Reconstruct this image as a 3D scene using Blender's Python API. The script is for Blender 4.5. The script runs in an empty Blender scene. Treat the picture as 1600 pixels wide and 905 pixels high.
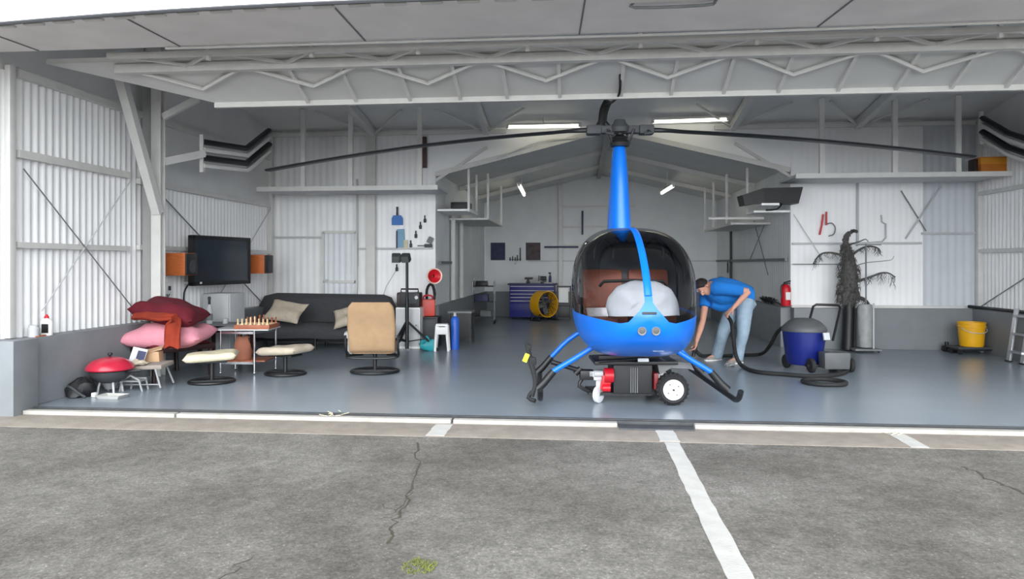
import bpy, bmesh, math, random
from mathutils import Vector, Matrix, Euler
random.seed(7)
PI = math.pi
SC = bpy.context.scene
COL = SC.collection
# ------------------------------------------------------------------ camera model
F = 1117.0; HOR = 412.0; H = 1.45; A = math.radians(5.5)
CA, SA = math.cos(A), math.sin(A)
def P(px, py, X=None, Y=None, Z=None, d=None):
    """place a photo pixel on a plane of the hangar (used to measure where things stand)"""
    tx = (px-800)/F; tz = -(py-HOR)/F
    r = Vector((-SA+tx*CA, CA+tx*SA, tz))
    if X is not None: d = X/r.x
    elif Y is not None: d = Y/r.y
    elif Z is not None: d = (Z-H)/r.z
    return Vector((r.x*d, r.y*d, H+r.z*d))
cam = bpy.data.cameras.new('camera'); co = bpy.data.objects.new('camera', cam); COL.objects.link(co)
co.location = (0, 0, H); co.rotation_euler = (PI/2, 0, A)
cam.sensor_width = 36; cam.lens = 36*F/1600; cam.shift_y = (HOR-452.5)/1600
cam.clip_end = 500
SC.camera = co
SC.view_settings.view_transform = 'Standard'; SC.view_settings.look = 'None'
SC.view_settings.gamma = 1; SC.view_settings.use_curve_mapping = False
SC.view_settings.exposure = 1.2
# ------------------------------------------------------------------ materials
def lin(c): 
    c = c/255
    return c/12.92 if c <= .04045 else ((c+.055)/1.055)**2.4
MATS = {}
def mat(name, col, rough=.6, metal=0, var=.10, scale=5, bump=0, bscale=40, emit=0, coat=0, stretch=None):
    m = bpy.data.materials.new(name); m.use_nodes = True
    nt = m.node_tree; N = nt.nodes; L = nt.links
    b = N['Principled BSDF']
    c = [lin(v) for v in col]
    tc = N.new('ShaderNodeTexCoord'); mp = N.new('ShaderNodeMapping')
    L.new(tc.outputs['Object'], mp.inputs[0])
    if stretch: mp.inputs['Scale'].default_value = stretch
    nz = N.new('ShaderNodeTexNoise'); nz.inputs['Scale'].default_value = scale; nz.inputs['Detail'].default_value = 5
    L.new(mp.outputs[0], nz.inputs['Vector'])
    rp = N.new('ShaderNodeValToRGB')
    rp.color_ramp.elements[0].position = .3; rp.color_ramp.elements[1].position = .7
    rp.color_ramp.elements[0].color = [v*(1-var) for v in c]+[1]
    rp.color_ramp.elements[1].color = [min(1, v*(1+var)) for v in c]+[1]
    L.new(nz.outputs['Fac'], rp.inputs[0]); L.new(rp.outputs[0], b.inputs['Base Color'])
    b.inputs['Roughness'].default_value = rough; b.inputs['Metallic'].default_value = metal
    if coat: b.inputs['Coat Weight'].default_value = coat; b.inputs['Coat Roughness'].default_value = .08
    if bump:
        n2 = N.new('ShaderNodeTexNoise'); n2.inputs['Scale'].default_value = bscale; n2.inputs['Detail'].default_value = 4
        L.new(tc.outputs['Object'], n2.inputs['Vector'])
        bp = N.new('ShaderNodeBump'); bp.inputs['Strength'].default_value = bump; bp.inputs['Distance'].default_value = .02
        L.new(n2.outputs['Fac'], bp.inputs['Height']); L.new(bp.outputs[0], b.inputs['Normal'])
    if emit:
        b.inputs['Emission Color'].default_value = c+[1]; b.inputs['Emission Strength'].default_value = emit
    m.diffuse_color = c+[1]
    MATS[name] = m
    return m
white_wall = mat('painted_corrugated_steel', (240,240,240), .55, var=.03, scale=2.5)
sheet_white = mat('white_sheet', (246,246,247), .5, var=.015, scale=2)
grey_panel = mat('grey_blue_panel', (204,208,214), .5, var=.04, scale=2)
bay_wall = mat('bay_wall_paint', (222,224,226), .6, var=.05, scale=2)
roof_m = mat('roof_sheet_paint', (218,218,217), .6, var=.06, scale=2)
soffit_m = mat('soffit_paint', (205,205,203), .6, var=.05, scale=2)
door_m = mat('door_sheet_paint', (243,238,236), .55, var=.07, scale=1.6)
steel_w = mat('white_painted_steel', (212,211,208), .5, var=.06, scale=6)
steel_g = mat('grey_painted_steel', (160,160,160), .5, var=.06, scale=6)
stem_m = mat('grey_stem_wall_paint', (124,128,132), .55, var=.06, scale=4)
rust_w = mat('weathered_white_post', (228,226,220), .6, var=.10, scale=8)
chrome = mat('chrome', (200,200,205), .18, 1, var=.03)
alu = mat('aluminium', (205,207,210), .35, .8, var=.05)
black = mat('black_paint', (24,25,27), .45, var=.15)
blackr = mat('black_rubber', (32,32,33), .75, var=.15)
blackp = mat('black_plastic', (28,28,31), .5, var=.12)
dgrey = mat('dark_grey', (62,64,68), .6, var=.12)
mgrey = mat('mid_grey', (118,120,122), .6, var=.08)
lgrey = mat('light_grey', (188,190,192), .55, var=.06)
whitep = mat('white_plastic', (232,232,230), .45, var=.03)
heli_blue = mat('helicopter_blue_paint', (2,112,225), .34, var=.02, scale=3, coat=.15)
frame_dark = mat('canopy_frame_dark', (74,78,84), .4, var=.08)
seat_leather = mat('brown_leather', (146,82,62), .55, var=.12, scale=9)
cloth_white = mat('white_cloth', (184,184,188), .85, var=.03, bump=.25, bscale=18)
fut = mat('charcoal_fabric', (66,66,69), .95, var=.10, scale=30, bump=.25, bscale=120)
cream = mat('cream_fabric', (206,198,170), .9, var=.06, scale=14, bump=.25, bscale=60)
beige = mat('tan_fabric', (160,131,100), .9, var=.07, scale=10, bump=.3, bscale=70)
cream2 = mat('beige_cushion_fabric', (186,174,156), .9, var=.09, scale=12, bump=.25, bscale=60)
maroon = mat('maroon_fabric', (92,8,27), .9, var=.15, scale=9, bump=.3, bscale=60)
orange_f = mat('rust_orange_fabric', (138,44,20), .9, var=.15, scale=9, bump=.3, bscale=60)
pink_f = mat('pink_fabric', (214,142,156), .9, var=.06, scale=9, bump=.3, bscale=40)
dwood = mat('dark_stained_wood', (44,20,20), .5, var=.2, scale=9, stretch=(1,1,6))
wood = mat('orange_wood', (186,98,44), .5, var=.16, scale=7, stretch=(1,1,6))
chesswood = mat('chess_wood', (150,84,56), .5, var=.15, scale=12)
chesspale = mat('pale_wood', (214,188,150), .5, var=.1, scale=12)
redp = mat('red_paint', (196,24,40), .35, var=.08)
dred = mat('dark_red_paint', (118,14,24), .4, var=.08)
door_p = mat('pale_door_paint', (222,226,230), .5, var=.03)
redlid = mat('red_enamel', (188,38,62), .28, var=.06, coat=.4)
screen_m = mat('dark_screen', (40,50,60), .15, var=.04)
yellow = mat('yellow_plastic', (226,168,20), .45, var=.06)
tagyellow = mat('yellow_tag', (222,226,60), .5, var=.05)
vacblue = mat('vacuum_blue', (20,34,112), .4, var=.08)
chestblue = mat('tool_chest_blue', (28,34,122), .45, var=.08)
tankblue = mat('blue_cylinder_paint', (40,96,196), .4, var=.06)
panblue = mat('dustpan_blue', (26,104,184), .45, var=.05)
teal = mat('teal_plastic', (40,150,160), .5, var=.2, scale=8)
greyhub = mat('pale_wheel', (210,212,214), .5, var=.05)
paper = mat('printed_paper', (196,190,190), .8, var=.2, scale=20)
card = mat('cardboard', (184,150,118), .85, var=.08)
brownbag = mat('brown_paper_bag', (138,86,66), .85, var=.12)
skin = mat('skin', (205,150,128), .6, var=.05, scale=20)
hair_m = mat('dark_hair', (30,22,20), .7, var=.3, scale=60, bump=.4, bscale=90)
shirt_m = mat('blue_cotton', (22,116,200), .9, var=.05, scale=10, bump=.2, bscale=40)
jean_m = mat('pale_denim', (150,170,186), .9, var=.10, scale=14, bump=.2, bscale=60)
shoe_m = mat('pale_shoe', (150,144,138), .7, var=.06)
lamp_on = mat('lit_tube', (255,250,226), .4, emit=2.6)
lampglass = mat('lamp_glass', (96,97,96), .2, var=.05)
ropem = mat('dark_dry_fibre', (88,86,84), .9, var=.35, scale=25, bump=.6, bscale=60)
thatch = mat('dry_grey_fibre', (70,70,72), .9, var=.3, scale=25)
orangebox = mat('orange_box', (200,120,40), .6, var=.1)
bluebar = mat('dark_blue_bar', (44,48,86), .5, var=.08)
poster_b = mat('dark_blue_print', (36,40,78), .6, var=.5, scale=9)
poster_r = mat('dark_brown_print', (70,56,58), .6, var=.5, scale=7)
paint_line = mat('worn_white_paint', (192,191,187), .8, var=.08, scale=9, bump=.2, bscale=60)
conc = mat('pale_concrete', (140,132,123), .9, var=.14, scale=7, bump=.3, bscale=50)
conc2 = mat('threshold_concrete', (168,165,159), .85, var=.10, scale=9, bump=.2, bscale=50)
track_m = mat('dark_rail_steel', (66,68,70), .6, var=.2, scale=12)
moss = mat('moss_green', (112,118,62), .95, var=.25, scale=30)
straw = mat('dry_straw', (206,196,170), .9, var=.1)
# floor paint: glossy grey-blue epoxy
fm = mat('grey_epoxy_floor', (134,144,153), .24, var=.05, scale=1.2)
fm.node_tree.nodes['Principled BSDF'].inputs['Specular IOR Level'].default_value = .45
# asphalt
am = bpy.data.materials.new('old_asphalt'); am.use_nodes = True
nt = am.node_tree; N = nt.nodes; L = nt.links; b = N['Principled BSDF']; b.inputs['Roughness'].default_value = .92
tc = N.new('ShaderNodeTexCoord')
def noise(s, d, rough=.6):
    n = N.new('ShaderNodeTexNoise'); n.inputs['Scale'].default_value = s; n.inputs['Detail'].default_value = d
    n.inputs['Roughness'].default_value = rough
    L.new(tc.outputs['Object'], n.inputs['Vector']); return n
def ramp(src, a, ca, bb, cb):
    r = N.new('ShaderNodeValToRGB'); r.color_ramp.elements[0].position = a; r.color_ramp.elements[1].position = bb
    r.color_ramp.elements[0].color = (*ca, 1); r.color_ramp.elements[1].color = (*cb, 1)
    L.new(src, r.inputs[0]); return r
def mul(x, y, f=1):
    m = N.new('ShaderNodeMix'); m.data_type = 'RGBA'; m.blend_type = 'MULTIPLY'; m.inputs[0].default_value = f
    L.new(x, m.inputs[6]); L.new(y, m.inputs[7]); return m
big = ramp(noise(.9, 4).outputs['Fac'], .35, (.118,.110,.100), .65, (.205,.196,.184))
mid = ramp(noise(9, 6, .8).outputs['Fac'], .36, (.74,.73,.71), .64, (1.2,1.2,1.19))
fine = ramp(noise(42, 4, .75).outputs['Fac'], .38, (.72,.72,.71), .62, (1.25,1.25,1.24))
vo = N.new('ShaderNodeTexVoronoi'); vo.inputs['Scale'].default_value = 34
L.new(tc.outputs['Object'], vo.inputs['Vector'])
spk = ramp(vo.outputs['Distance'], .07, (2.0,1.98,1.9), .2, (1,1,1))
m1 = mul(big.outputs[0], mid.outputs[0]); m2 = mul(m1.outputs[2], fine.outputs[0]); m3 = mul(m2.outputs[2], spk.outputs[0])
L.new(m3.outputs[2], b.inputs['Base Color'])
bp = N.new('ShaderNodeBump'); bp.inputs['Strength'].default_value = .5; bp.inputs['Distance'].default_value = .01
L.new(noise(75, 3, .7).outputs['Fac'], bp.inputs['Height']); L.new(bp.outputs[0], b.inputs['Normal'])
MATS['old_asphalt'] = am
# tinted acrylic
gm = bpy.data.materials.new('tinted_acrylic'); gm.use_nodes = True
nt = gm.node_tree; nt.nodes.clear()
o = nt.nodes.new('ShaderNodeOutputMaterial'); tr = nt.nodes.new('ShaderNodeBsdfTransparent'); tr.inputs[0].default_value = (.76,.78,.80,1)
gl = nt.nodes.new('ShaderNodeBsdfGlossy'); gl.inputs['Roughness'].default_value = .03
fr = nt.nodes.new('ShaderNodeFresnel'); fr.inputs[0].default_value = 1.38
mx = nt.nodes.new('ShaderNodeMixShader')
nt.links.new(fr.outputs[0], mx.inputs[0]); nt.links.new(tr.outputs[0], mx.inputs[1]); nt.links.new(gl.outputs[0], mx.inputs[2]); nt.links.new(mx.outputs[0], o.inputs[0])
clear = gm.copy(); clear.name = 'clear_glass'
for n in clear.node_tree.nodes:
    if n.type == 'BSDF_TRANSPARENT': n.inputs[0].default_value = (.95,.97,.97,1)
# ------------------------------------------------------------------ mesh builder
def V(*a): return Vector(a[0]) if len(a) == 1 else Vector(a)
class MB:
    def __init__(s): s.bm = bmesh.new()
    def _add(s, verts, faces):
        vs = [s.bm.verts.new(v) for v in verts]
        for f in faces:
            try: s.bm.faces.new([vs[i] for i in f])
            except ValueError: pass
        return vs
    def box(s, c, size, rot=None, bev=0, taper=1.0):
        t = bmesh.new(); bmesh.ops.create_cube(t, size=1)
        for v in t.verts:
            k = taper if v.co.z > 0 else 1
            v.co = Vector((v.co.x*size[0]*k, v.co.y*size[1]*k, v.co.z*size[2]))
        if bev: bmesh.ops.bevel(t, geom=t.edges[:], offset=bev, segments=2, affect='EDGES', profile=.6)
        M = Euler(rot).to_matrix() if rot is not None and not isinstance(rot, Matrix) else (rot or Matrix.Identity(3))
        t.verts.index_update()
        s._add([M @ v.co + Vector(c) for v in t.verts], [[v.index for v in f.verts] for f in t.faces]); t.free(); return s
    def bar(s, p0, p1, w, h, up=(0,0,1), bev=0):
        p0, p1 = Vector(p0), Vector(p1); d = p1-p0; ln = d.length; d.normalize()
        u = Vector(up)
        if abs(d.dot(u)) > .98: u = Vector((0,1,0))
        x = d.cross(u).normalized(); z = x.cross(d).normalized()
        M = Matrix((x, d, z)).transposed()
        return s.box((p0+p1)/2, (w, ln, h), M, bev)
    def tube(s, pts, r, n=10, closed=False, sm=0, caps=True, sq=1.0):
        pts = [Vector(p) for p in pts]
        rs = list(r) if isinstance(r, (list, tuple)) else [r]*len(pts)
        if sm and len(pts) > 2:
            q = []; qr = []; m = len(pts)
            rng = range(m if closed else m-1)
            for i in rng:
                p1, p2 = pts[i], pts[(i+1) % m]
                p0 = pts[i-1] if (i > 0 or closed) else p1*2-p2
                p3 = pts[(i+2) % m] if (i+2 < m or closed) else p2*2-p1
                for k in range(sm):
                    t = k/sm
                    q.append(.5*((2*p1)+(p2-p0)*t+(2*p0-5*p1+4*p2-p3)*t*t+(3*p1-p0-3*p2+p3)*t**3))
                    qr.append(rs[i]*(1-t)+rs[(i+1) % m]*t)
            if not closed: q.append(pts[-1]); qr.append(rs[-1])
            pts, rs = q, qr
        m = len(pts); rings = []
        prev = None
        for i, p in enumerate(pts):
            if closed: d = pts[(i+1) % m]-pts[i-1]
            else: d = pts[min(i+1, m-1)]-pts[max(i-1, 0)]
            if d.length < 1e-9: d = Vector((0,0,1))
            d.normalize()
            if prev is None:
                u = Vector((0,0,1)) if abs(d.z) < .9 else Vector((0,1,0))
                x = d.cross(u).normalized()
            else:
                x = prev-d*prev.dot(d)
                x = x.normalized() if x.length > 1e-6 else d.cross(Vector((0,0,1))).normalized()
            prev = x; y = d.cross(x)
            rings.append([p+(x*math.cos(2*PI*k/n)+y*math.sin(2*PI*k/n)*sq)*rs[i] for k in range(n)])
        return s.loft(rings, caps and not closed, closed)
    def cyl(s, p0, p1, r, n=16, r1=None): return s.tube([p0, p1], [r, r if r1 is None else r1], n)
    def loft(s, rings, caps=True, closed=False):
        n = len(rings[0]); m = len(rings)
        vs = s._add([p for rg in rings for p in rg], [])
        for i in range(m if closed else m-1):
            for k in range(n):
                a, b2 = i*n+k, i*n+(k+1) % n; c, d = ((i+1) % m)*n+(k+1) % n, ((i+1) % m)*n+k
                try: s.bm.faces.new((vs[a], vs[b2], vs[c], vs[d]))
                except ValueError: pass
        if caps:
            for q in (0, m-1):
                try: s.bm.faces.new([vs[q*n+k] for k in range(n)])
                except ValueError: pass
        return s
    def lathe(s, prof, c=(0,0,0), n=24, axis=None, sc=(1,1)):
        ringy = prof[0][0] > .004 and prof[-1][0] > .004
        M = Matrix.Identity(3)
        if axis is not None: M = Vector(axis).to_track_quat('Z', 'Y').to_matrix()
        return s.loft([[M @ Vector((max(r, .0005)*math.cos(2*PI*k/n)*sc[0], max(r, .0005)*math.sin(2*PI*k/n)*sc[1], z))+Vector(c) for k in range(n)] for r, z in prof], not ringy, ringy)
    def prism(s, poly, off):
        poly = [Vector(p) for p in poly]; off = Vector(off); n = len(poly)
        vs = s._add(poly+[p+off for p in poly], [])
        s.bm.faces.new(vs[:n]); s.bm.faces.new(vs[n:])
        for k in range(n): s.bm.faces.new((vs[k], vs[(k+1) % n], vs[n+(k+1) % n], vs[n+k]))
        return s
    def ball(s, c, r, n=16, rot=None):
        r = (r, r, r) if not isinstance(r, (tuple, list)) else r
        M = Euler(rot).to_matrix() if rot else Matrix.Identity(3)
        m = max(6, n//2)
        return s.loft([[M @ Vector((r[0]*max(math.sin(PI*i/m), .002)*math.cos(2*PI*k/n), r[1]*max(math.sin(PI*i/m), .002)*math.sin(2*PI*k/n), -r[2]*math.cos(PI*i/m)))+Vector(c) for k in range(n)] for i in range(m+1)])
    def pillow(s, c, sx, sy, t, rot=None, n=18, lump=.0, pinch=.10, sag=0, seed=1, pw=4):
        M = Euler(rot).to_matrix() if rot else Matrix.Identity(3)
        rnd = random.Random(seed); ph = [rnd.uniform(0, 6) for _ in range(6)]
        def pt(u, v, sg):
            e = max(0, (1-u**pw)*(1-v**pw))**.55
            x = u*(1-pinch*(1-v*v)); y = v*(1-pinch*(1-u*u))
            w = lump*(math.sin(3.1*u+ph[0]+2*v)+math.sin(4.3*v+ph[1]-u)+.6*math.sin(7*u+5*v+ph[2]))
            return M @ Vector((x*sx/2, y*sy/2, sg*t/2*e*(1+w)+(-sag*(u*u+v*v)*.5)+w*.04))+Vector(c)
        g = [[-1+2*i/n for i in range(n+1)]]*1
        top = {}; bot = {}
        for i in range(n+1):
            for j in range(n+1):
                u, v = g[0][i], g[0][j]
                top[i, j] = s.bm.verts.new(pt(u, v, 1))
                bot[i, j] = top[i, j] if i in (0, n) or j in (0, n) else s.bm.verts.new(pt(u, v, -1))
        for i in range(n):
            for j in range(n):
                s.bm.faces.new((top[i, j], top[i+1, j], top[i+1, j+1], top[i, j+1]))
                try: s.bm.faces.new((bot[i, j], bot[i, j+1], bot[i+1, j+1], bot[i+1, j]))
                except ValueError: pass
        return s
    def build(s, name, m, parent=None, sharp=38, flat=False):
        bm = s.bm
        bmesh.ops.recalc_face_normals(bm, faces=bm.faces[:])
        if not flat:
            for f in bm.faces: f.smooth = True
            ca = math.radians(sharp)
            for e in bm.edges:
                e.smooth = not (len(e.link_faces) == 2 and e.calc_face_angle(0) > ca)
        loc = Vector((0,0,0))
        if parent is None:
            xs = [v.co for v in bm.verts]
            loc = Vector(((min(v.x for v in xs)+max(v.x for v in xs))/2, (min(v.y for v in xs)+max(v.y for v in xs))/2, min(v.z for v in xs)))
            for v in bm.verts: v.co -= loc
        me = bpy.data.meshes.new(name); bm.to_mesh(me); bm.free()
        for mm in (m if isinstance(m, list) else [m]): me.materials.append(mm)
        o = bpy.data.objects.new(name, me); COL.objects.link(o); o.location = loc
        if parent is not None: o.parent = parent
        return o
def thing(name, label, cat, loc=(0,0,0), rz=0, group=None):
    o = bpy.data.objects.new(name, None); COL.objects.link(o); o.empty_display_size = .1
    o.location = loc; o.rotation_euler = (0, 0, rz); return tag(o, label, cat, group)
def tag(o, label, cat, group=None):
    o['label'] = label; o['category'] = cat
    if group: o['group'] = group
    return o
def struct(o): o['kind'] = 'structure'; return o
def dup(o, loc=None, rz=None, label=None):
    def rec(x, par):
        c = x.copy(); COL.objects.link(c)
        if par is not None: c.parent = par
        for ch in x.children: rec(ch, c)
        return c
    c = rec(o, None)
    if loc is not None: c.location = loc
    if rz is not None: c.rotation_euler[2] = rz
    if label: c['label'] = label
    return c
# ================================================================== the hangar
XL, XR, YF, YB, YE = -5.75, 6.70, 6.68, 12.80, 19.5
BL, BR, XC = -2.63, 3.62, 0.48
ST = .69
def roofz(y): return 3.9+.158*(YB-y)
# floor, apron
struct(MB().prism([(XL-.1,YF,0),(XR+.1,YF,0),(XR+.1,YB+.05,0),(BR+.1,YB+.05,0),(BR+.1,YE+.1,0),(BL-.1,YE+.1,0),(BL-.1,YB+.05,0),(XL-.1,YB+.05,0)], (0,0,-.2)).build('floor', fm))
ap = MB().box((0,-14,-.16),(120,40.1,.24))
a = struct(ap.build('asphalt_apron', am))
struct(MB().box((0,6.36,-.145),(60,.62,.22), bev=.004).build('concrete_strip', conc))
# pale raised lip just outside the floor, broken where the strip is patched
for x0, x1, nm in ((-5.47,-3.9,0),(-3.88,-1.2,0),(-1.18,.33,0),(1.02,7.2,0)):
    struct(MB().box(((x0+x1)/2,6.585,-.022),(x1-x0,.085,.05), bev=.01).build('threshold_lip', conc2))
struct(MB().box((.675,6.53,-.0345),(.66,.17,.03), bev=.006).build('threshold_patch', track_m))
r = MB()
r.box((.5,6.655,-.012),(12.3,.035,.03)); r.box((.5,6.70,.004),(12.3,.03,.012))
struct(r.build('door_rail', track_m))
# painted lines, lying on the ground
def ragged(x0, x1, y0, y1, z, n, seed, amp=.012):
    rd = random.Random(seed); L_ = []; R_ = []
    for i in range(n+1):
        y = y0+(y1-y0)*i/n
        L_.append((x0+rd.uniform(-amp, amp), y, z)); R_.append((x1+rd.uniform(-amp, amp), y, z))
    return MB().prism(L_+R_[::-1], (0,0,.004))
tag(ragged(.66,.82,6.06,6.50,-.035,5,1,.006).build('painted_line', paint_line), 'short white painted stripe on concrete strip leading into the long line', 'paint mark')
tag(ragged(.69,.815,-2,6.04,-.04,70,2,.005).build('painted_line', paint_line), 'long worn white line running across the asphalt towards the camera', 'paint mark')
tag(ragged(-1.33,-1.17,6.07,6.50,-.035,5,3,.006).build('painted_line', paint_line), 'short white painted mark on concrete strip, leftmost of the marks', 'paint mark')
tag(ragged(2.66,2.80,6.06,6.50,-.035,5,4,.006).build('painted_line', paint_line), 'short white painted mark on concrete strip, rightmost of the marks', 'paint mark')
# cracks and moss in the asphalt
def crack(pts, w, seed, name, m, z=-.0385, wig=.03, sub=7):
    rd = random.Random(seed); q = []
    for i in range(len(pts)-1):
        p0, p1 = Vector(pts[i]), Vector(pts[i+1])
        for k in range(sub):
            p = p0.lerp(p1, k/sub); q.append(Vector((p.x+rd.uniform(-wig, wig), p.y+rd.uniform(-wig, wig), z)))
    q.append(Vector((pts[-1][0], pts[-1][1], z))); Ls = []; Rs = []
    for i, p in enumerate(q):
        d = (q[min(i+1, len(q)-1)]-q[max(i-1, 0)]).normalized(); nrm = Vector((-d.y, d.x, 0)); ww = w*rd.uniform(.3, 1.1)/3.2
        Ls.append(p+nrm*ww); Rs.append(p-nrm*ww)
    mb = MB(); mb.loft([[l_+V(0,0,-.01), l_, r_, r_+V(0,0,-.01)] for l_, r_ in zip(Ls, Rs)])
    return mb.build(name, m)
crackm = mat('asphalt_crack', (76,73,62), .95, var=.2, scale=20)
def G(px, py): return P(px, py, Z=-.04)
o = struct(crack([G(655,692),G(650,735),G(632,790),G(612,820),G(604,850)], .028, 3, 'pavement_crack', crackm))
struct(crack([G(1505,728),G(1545,750),G(1600,772),G(1700,810)], .05, 4, 'pavement_crack', crackm))
struct(crack([G(390,872),G(350,900),G(330,950)], .014, 5, 'pavement_crack', crackm))
struct(crack([G(600,790),G(625,800),G(645,770)], .01, 8, 'pavement_crack', crackm))
# moss tuft + straw
rd = random.Random(4); t = MB()
c0 = G(655,886)
for i in range(160):
    an = rd.uniform(0, 2*PI); rr = .075*math.sqrt(rd.random()); p = c0+V(rr*math.cos(an)*1.1, rr*math.sin(an)*1.2, 0)
    t.tube([p, p+V(rd.uniform(-.012,.012), rd.uniform(-.012,.012), rd.uniform(.006,.02))], [.004,.001], 4)
mo = tag(t.build('moss', moss), 'tuft of yellow-green moss growing on the asphalt near the front', 'moss'); mo['kind'] = 'stuff'
t = MB(); rd = random.Random(9)
for i in range(16):
    p = P(rd.uniform(1380,1405), rd.uniform(664,676), Z=.0)+V(0,0,-.028); an = rd.uniform(0, PI); l = rd.uniform(.03,.09)
    t.tube([p, p+V(math.cos(an)*l, math.sin(an)*l*.5, rd.uniform(0,.03))], .0035, 4)
st = tag(t.build('straw', straw), 'wisps of dry straw on the threshold at the right paint mark', 'straw'); st['kind'] = 'stuff'
t = MB(); rd = random.Random(12)
for i in range(12):
    p = P(rd.uniform(510,535), rd.uniform(645,655), Z=.0)+V(0,0,.012); an = rd.uniform(0, PI); l = rd.uniform(.03,.08)
    t.tube([p, p+V(math.cos(an)*l, math.sin(an)*l*.5, rd.uniform(0,.02))], .003, 4)
st = tag(t.build('straw', straw), 'few dry straw wisps on the pale threshold lip at left', 'straw'); st['kind'] = 'stuff'

# ---- corrugated sheets
def corr(p0, p1, z0, z1, pitch, amp, inward, back=.05, top=None):
    p0, p1, inward = Vector(p0), Vector(p1), Vector(inward)
    ln = (p1-p0).length; d = (p1-p0)/ln; n = int(ln/pitch*8)
    mb = MB(); pts = []
    for i in range(n+1):
        s = ln*i/n; w = math.cos(2*PI*s/pitch); w = math.copysign(abs(w)**.6, w)*amp
        pts.append((p0+d*s+inward*w, s))
    lo = [V(p.x, p.y, z0) for p, s in pts]; hi = [V(p.x, p.y, top(p) if top else z1) for p, s in pts]
    vs = mb._add(lo+hi, []); m = n+1
    for i in range(n): mb.bm.faces.new((vs[i], vs[i+1], vs[m+i+1], vs[m+i]))
    a0 = p0-inward*back; a1 = p1-inward*back
    bk = mb._add([V(a0.x,a0.y,z0), V(a1.x,a1.y,z0), V(a1.x,a1.y,top(a1) if top else z1), V(a0.x,a0.y,top(a0) if top else z1)], [(0,1,2,3)])
    return mb
sL = corr((XL,YF-.35,0),(XL,YB,0),ST,3.39,.105,.016,(1,0,0)).build('wall_left', white_wall, sharp=60); struct(sL)
sR = corr((XR,YB,0),(XR,YF-.35,0),ST,3.39,.105,.016,(-1,0,0)).build('wall_right', white_wall, sharp=60); struct(sR)
for X, nm, sx in ((XL,'wall_left_upper',-1),(XR,'wall_right_upper',1)):
    struct(MB().prism([(X,YF-.35,3.39),(X,YB,3.39),(X,YB,roofz(YB)),(X,YF-.35,roofz(YF-.35))],(sx*.05,0,0)).build(nm, roof_m))
struct(MB().prism([(XL+.03,8.95,2.56),(XL+.03,YB-.02,2.56),(XL+.03,YB-.02,roofz(YB)),(XL+.03,8.95,roofz(8.95))],(-.02,0,0)).build('wall_left_sheet', roof_m))
# wing back walls (left: corrugated, then a smooth white sheet beside the opening; right: white sheet and a grey panel)
wl = corr((XL,YB,0),(P(581,400,Y=YB).x,YB,0),ST,roofz(YB),.125,.006,(0,-1,0)); struct(wl.build('wall_back_left', white_wall, sharp=60))
xs = P(581,400,Y=YB).x
struct(corr((xs,YB,0),(BL,YB,0),ST,roofz(YB),.105,.0022,(0,-1,0)).build('wall_back_left_sheet', sheet_white, sharp=60))
xg = P(1442,400,Y=YB).x
struct(corr((BR,YB,0),(xg,YB,0),ST,roofz(YB),.105,.0022,(0,-1,0)).build('wall_back_right_sheet', sheet_white, sharp=60))
struct(corr((xg,YB,0),(XR,YB,0),ST,roofz(YB),.125,.004,(0,-1,0)).build('wall_back_right', grey_panel, sharp=60))
# stem walls
def stem(poly_box, name): return struct(MB().box(*poly_box, bev=.008).build(name, stem_m))
stem(((XL+.05,(YF+YB)/2,ST/2),(.28,YB-YF+.1,ST)), 'wall_stem_left')
stem(((XR-.06,(YF+YB)/2,ST/2),(.28,YB-YF+.1,ST)), 'wall_stem_right')
stem((((XL+BL)/2,YB-.06,ST/2),(BL-XL,.36,ST)), 'wall_stem_back_left')
stem((((XR+BR)/2,YB-.04,ST/2),(XR-BR,.32,ST)), 'wall_stem_back_right')
stem(((BL-.04,(YB+YE)/2,ST/2),(.20,YE-YB,ST)), 'wall_stem_bay_left')
stem(((BR-.02,(YB+YE)/2,ST/2),(.30,YE-YB,ST)), 'wall_stem_bay_right')
stem((((BL+BR)/2,YE+.02,ST/2),(BR-BL,.16,ST)), 'wall_stem_bay_back')
# front pier at the left jamb
stem(((-5.72,6.60,.30),(.48,.32,.79)), 'wall_pier_left')
for x0, x1, nm in ((XL,BL,'trim_3'),(BR,XR,'trim_4')): struct(MB().box(((x0+x1)/2,YB-.045,ST+.022),(x1-x0,.05,.044),bev=.004).build(nm, steel_w))
# bay walls and bay gable roof
def ridge(x): return 3.12+(1-abs(x-XC)/(BR-XC))*.75
struct(corr((BL,YB,0),(BL,YE,0),ST,3.2,.15,.004,(1,0,0)).build('wall_bay_left', bay_wall, sharp=60))
struct(corr((BR,YE,0),(BR,YB,0),ST,3.2,.15,.004,(-1,0,0)).build('wall_bay_right', bay_wall, sharp=60))
struct(MB().prism([(BL,YE,ST),(BR,YE,ST),(BR,YE,3.2),(XC,YE,3.95),(BL,YE,3.2)],(0,.08,0)).build('wall_bay_back', bay_wall))
g = MB()
g.prism([(BL-.1,YB+.05,3.10),(XC,YB+.05,3.87),(XC,YB+.05,3.93),(BL-.1,YB+.05,3.16)],(0,YE-YB+.1,0))
g.prism([(XC,YB+.05,3.87),(BR+.1,YB+.05,3.10),(BR+.1,YB+.05,3.16),(XC,YB+.05,3.93)],(0,YE-YB+.1,0))
struct(g.build('ceiling_bay', roof_m))
# gable infill over the opening between the two wings
gi = MB()
gi.prism([(BL,YB,3.12),(XC,YB,3.87),(XC,YB,roofz(YB)),(BL,YB,roofz(YB))],(0,.05,0))
gi.prism([(XC,YB,3.87),(BR,YB,3.12),(BR,YB,roofz(YB)),(XC,YB,roofz(YB))],(0,.05,0))
struct(gi.build('wall_gable', sheet_white))
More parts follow.
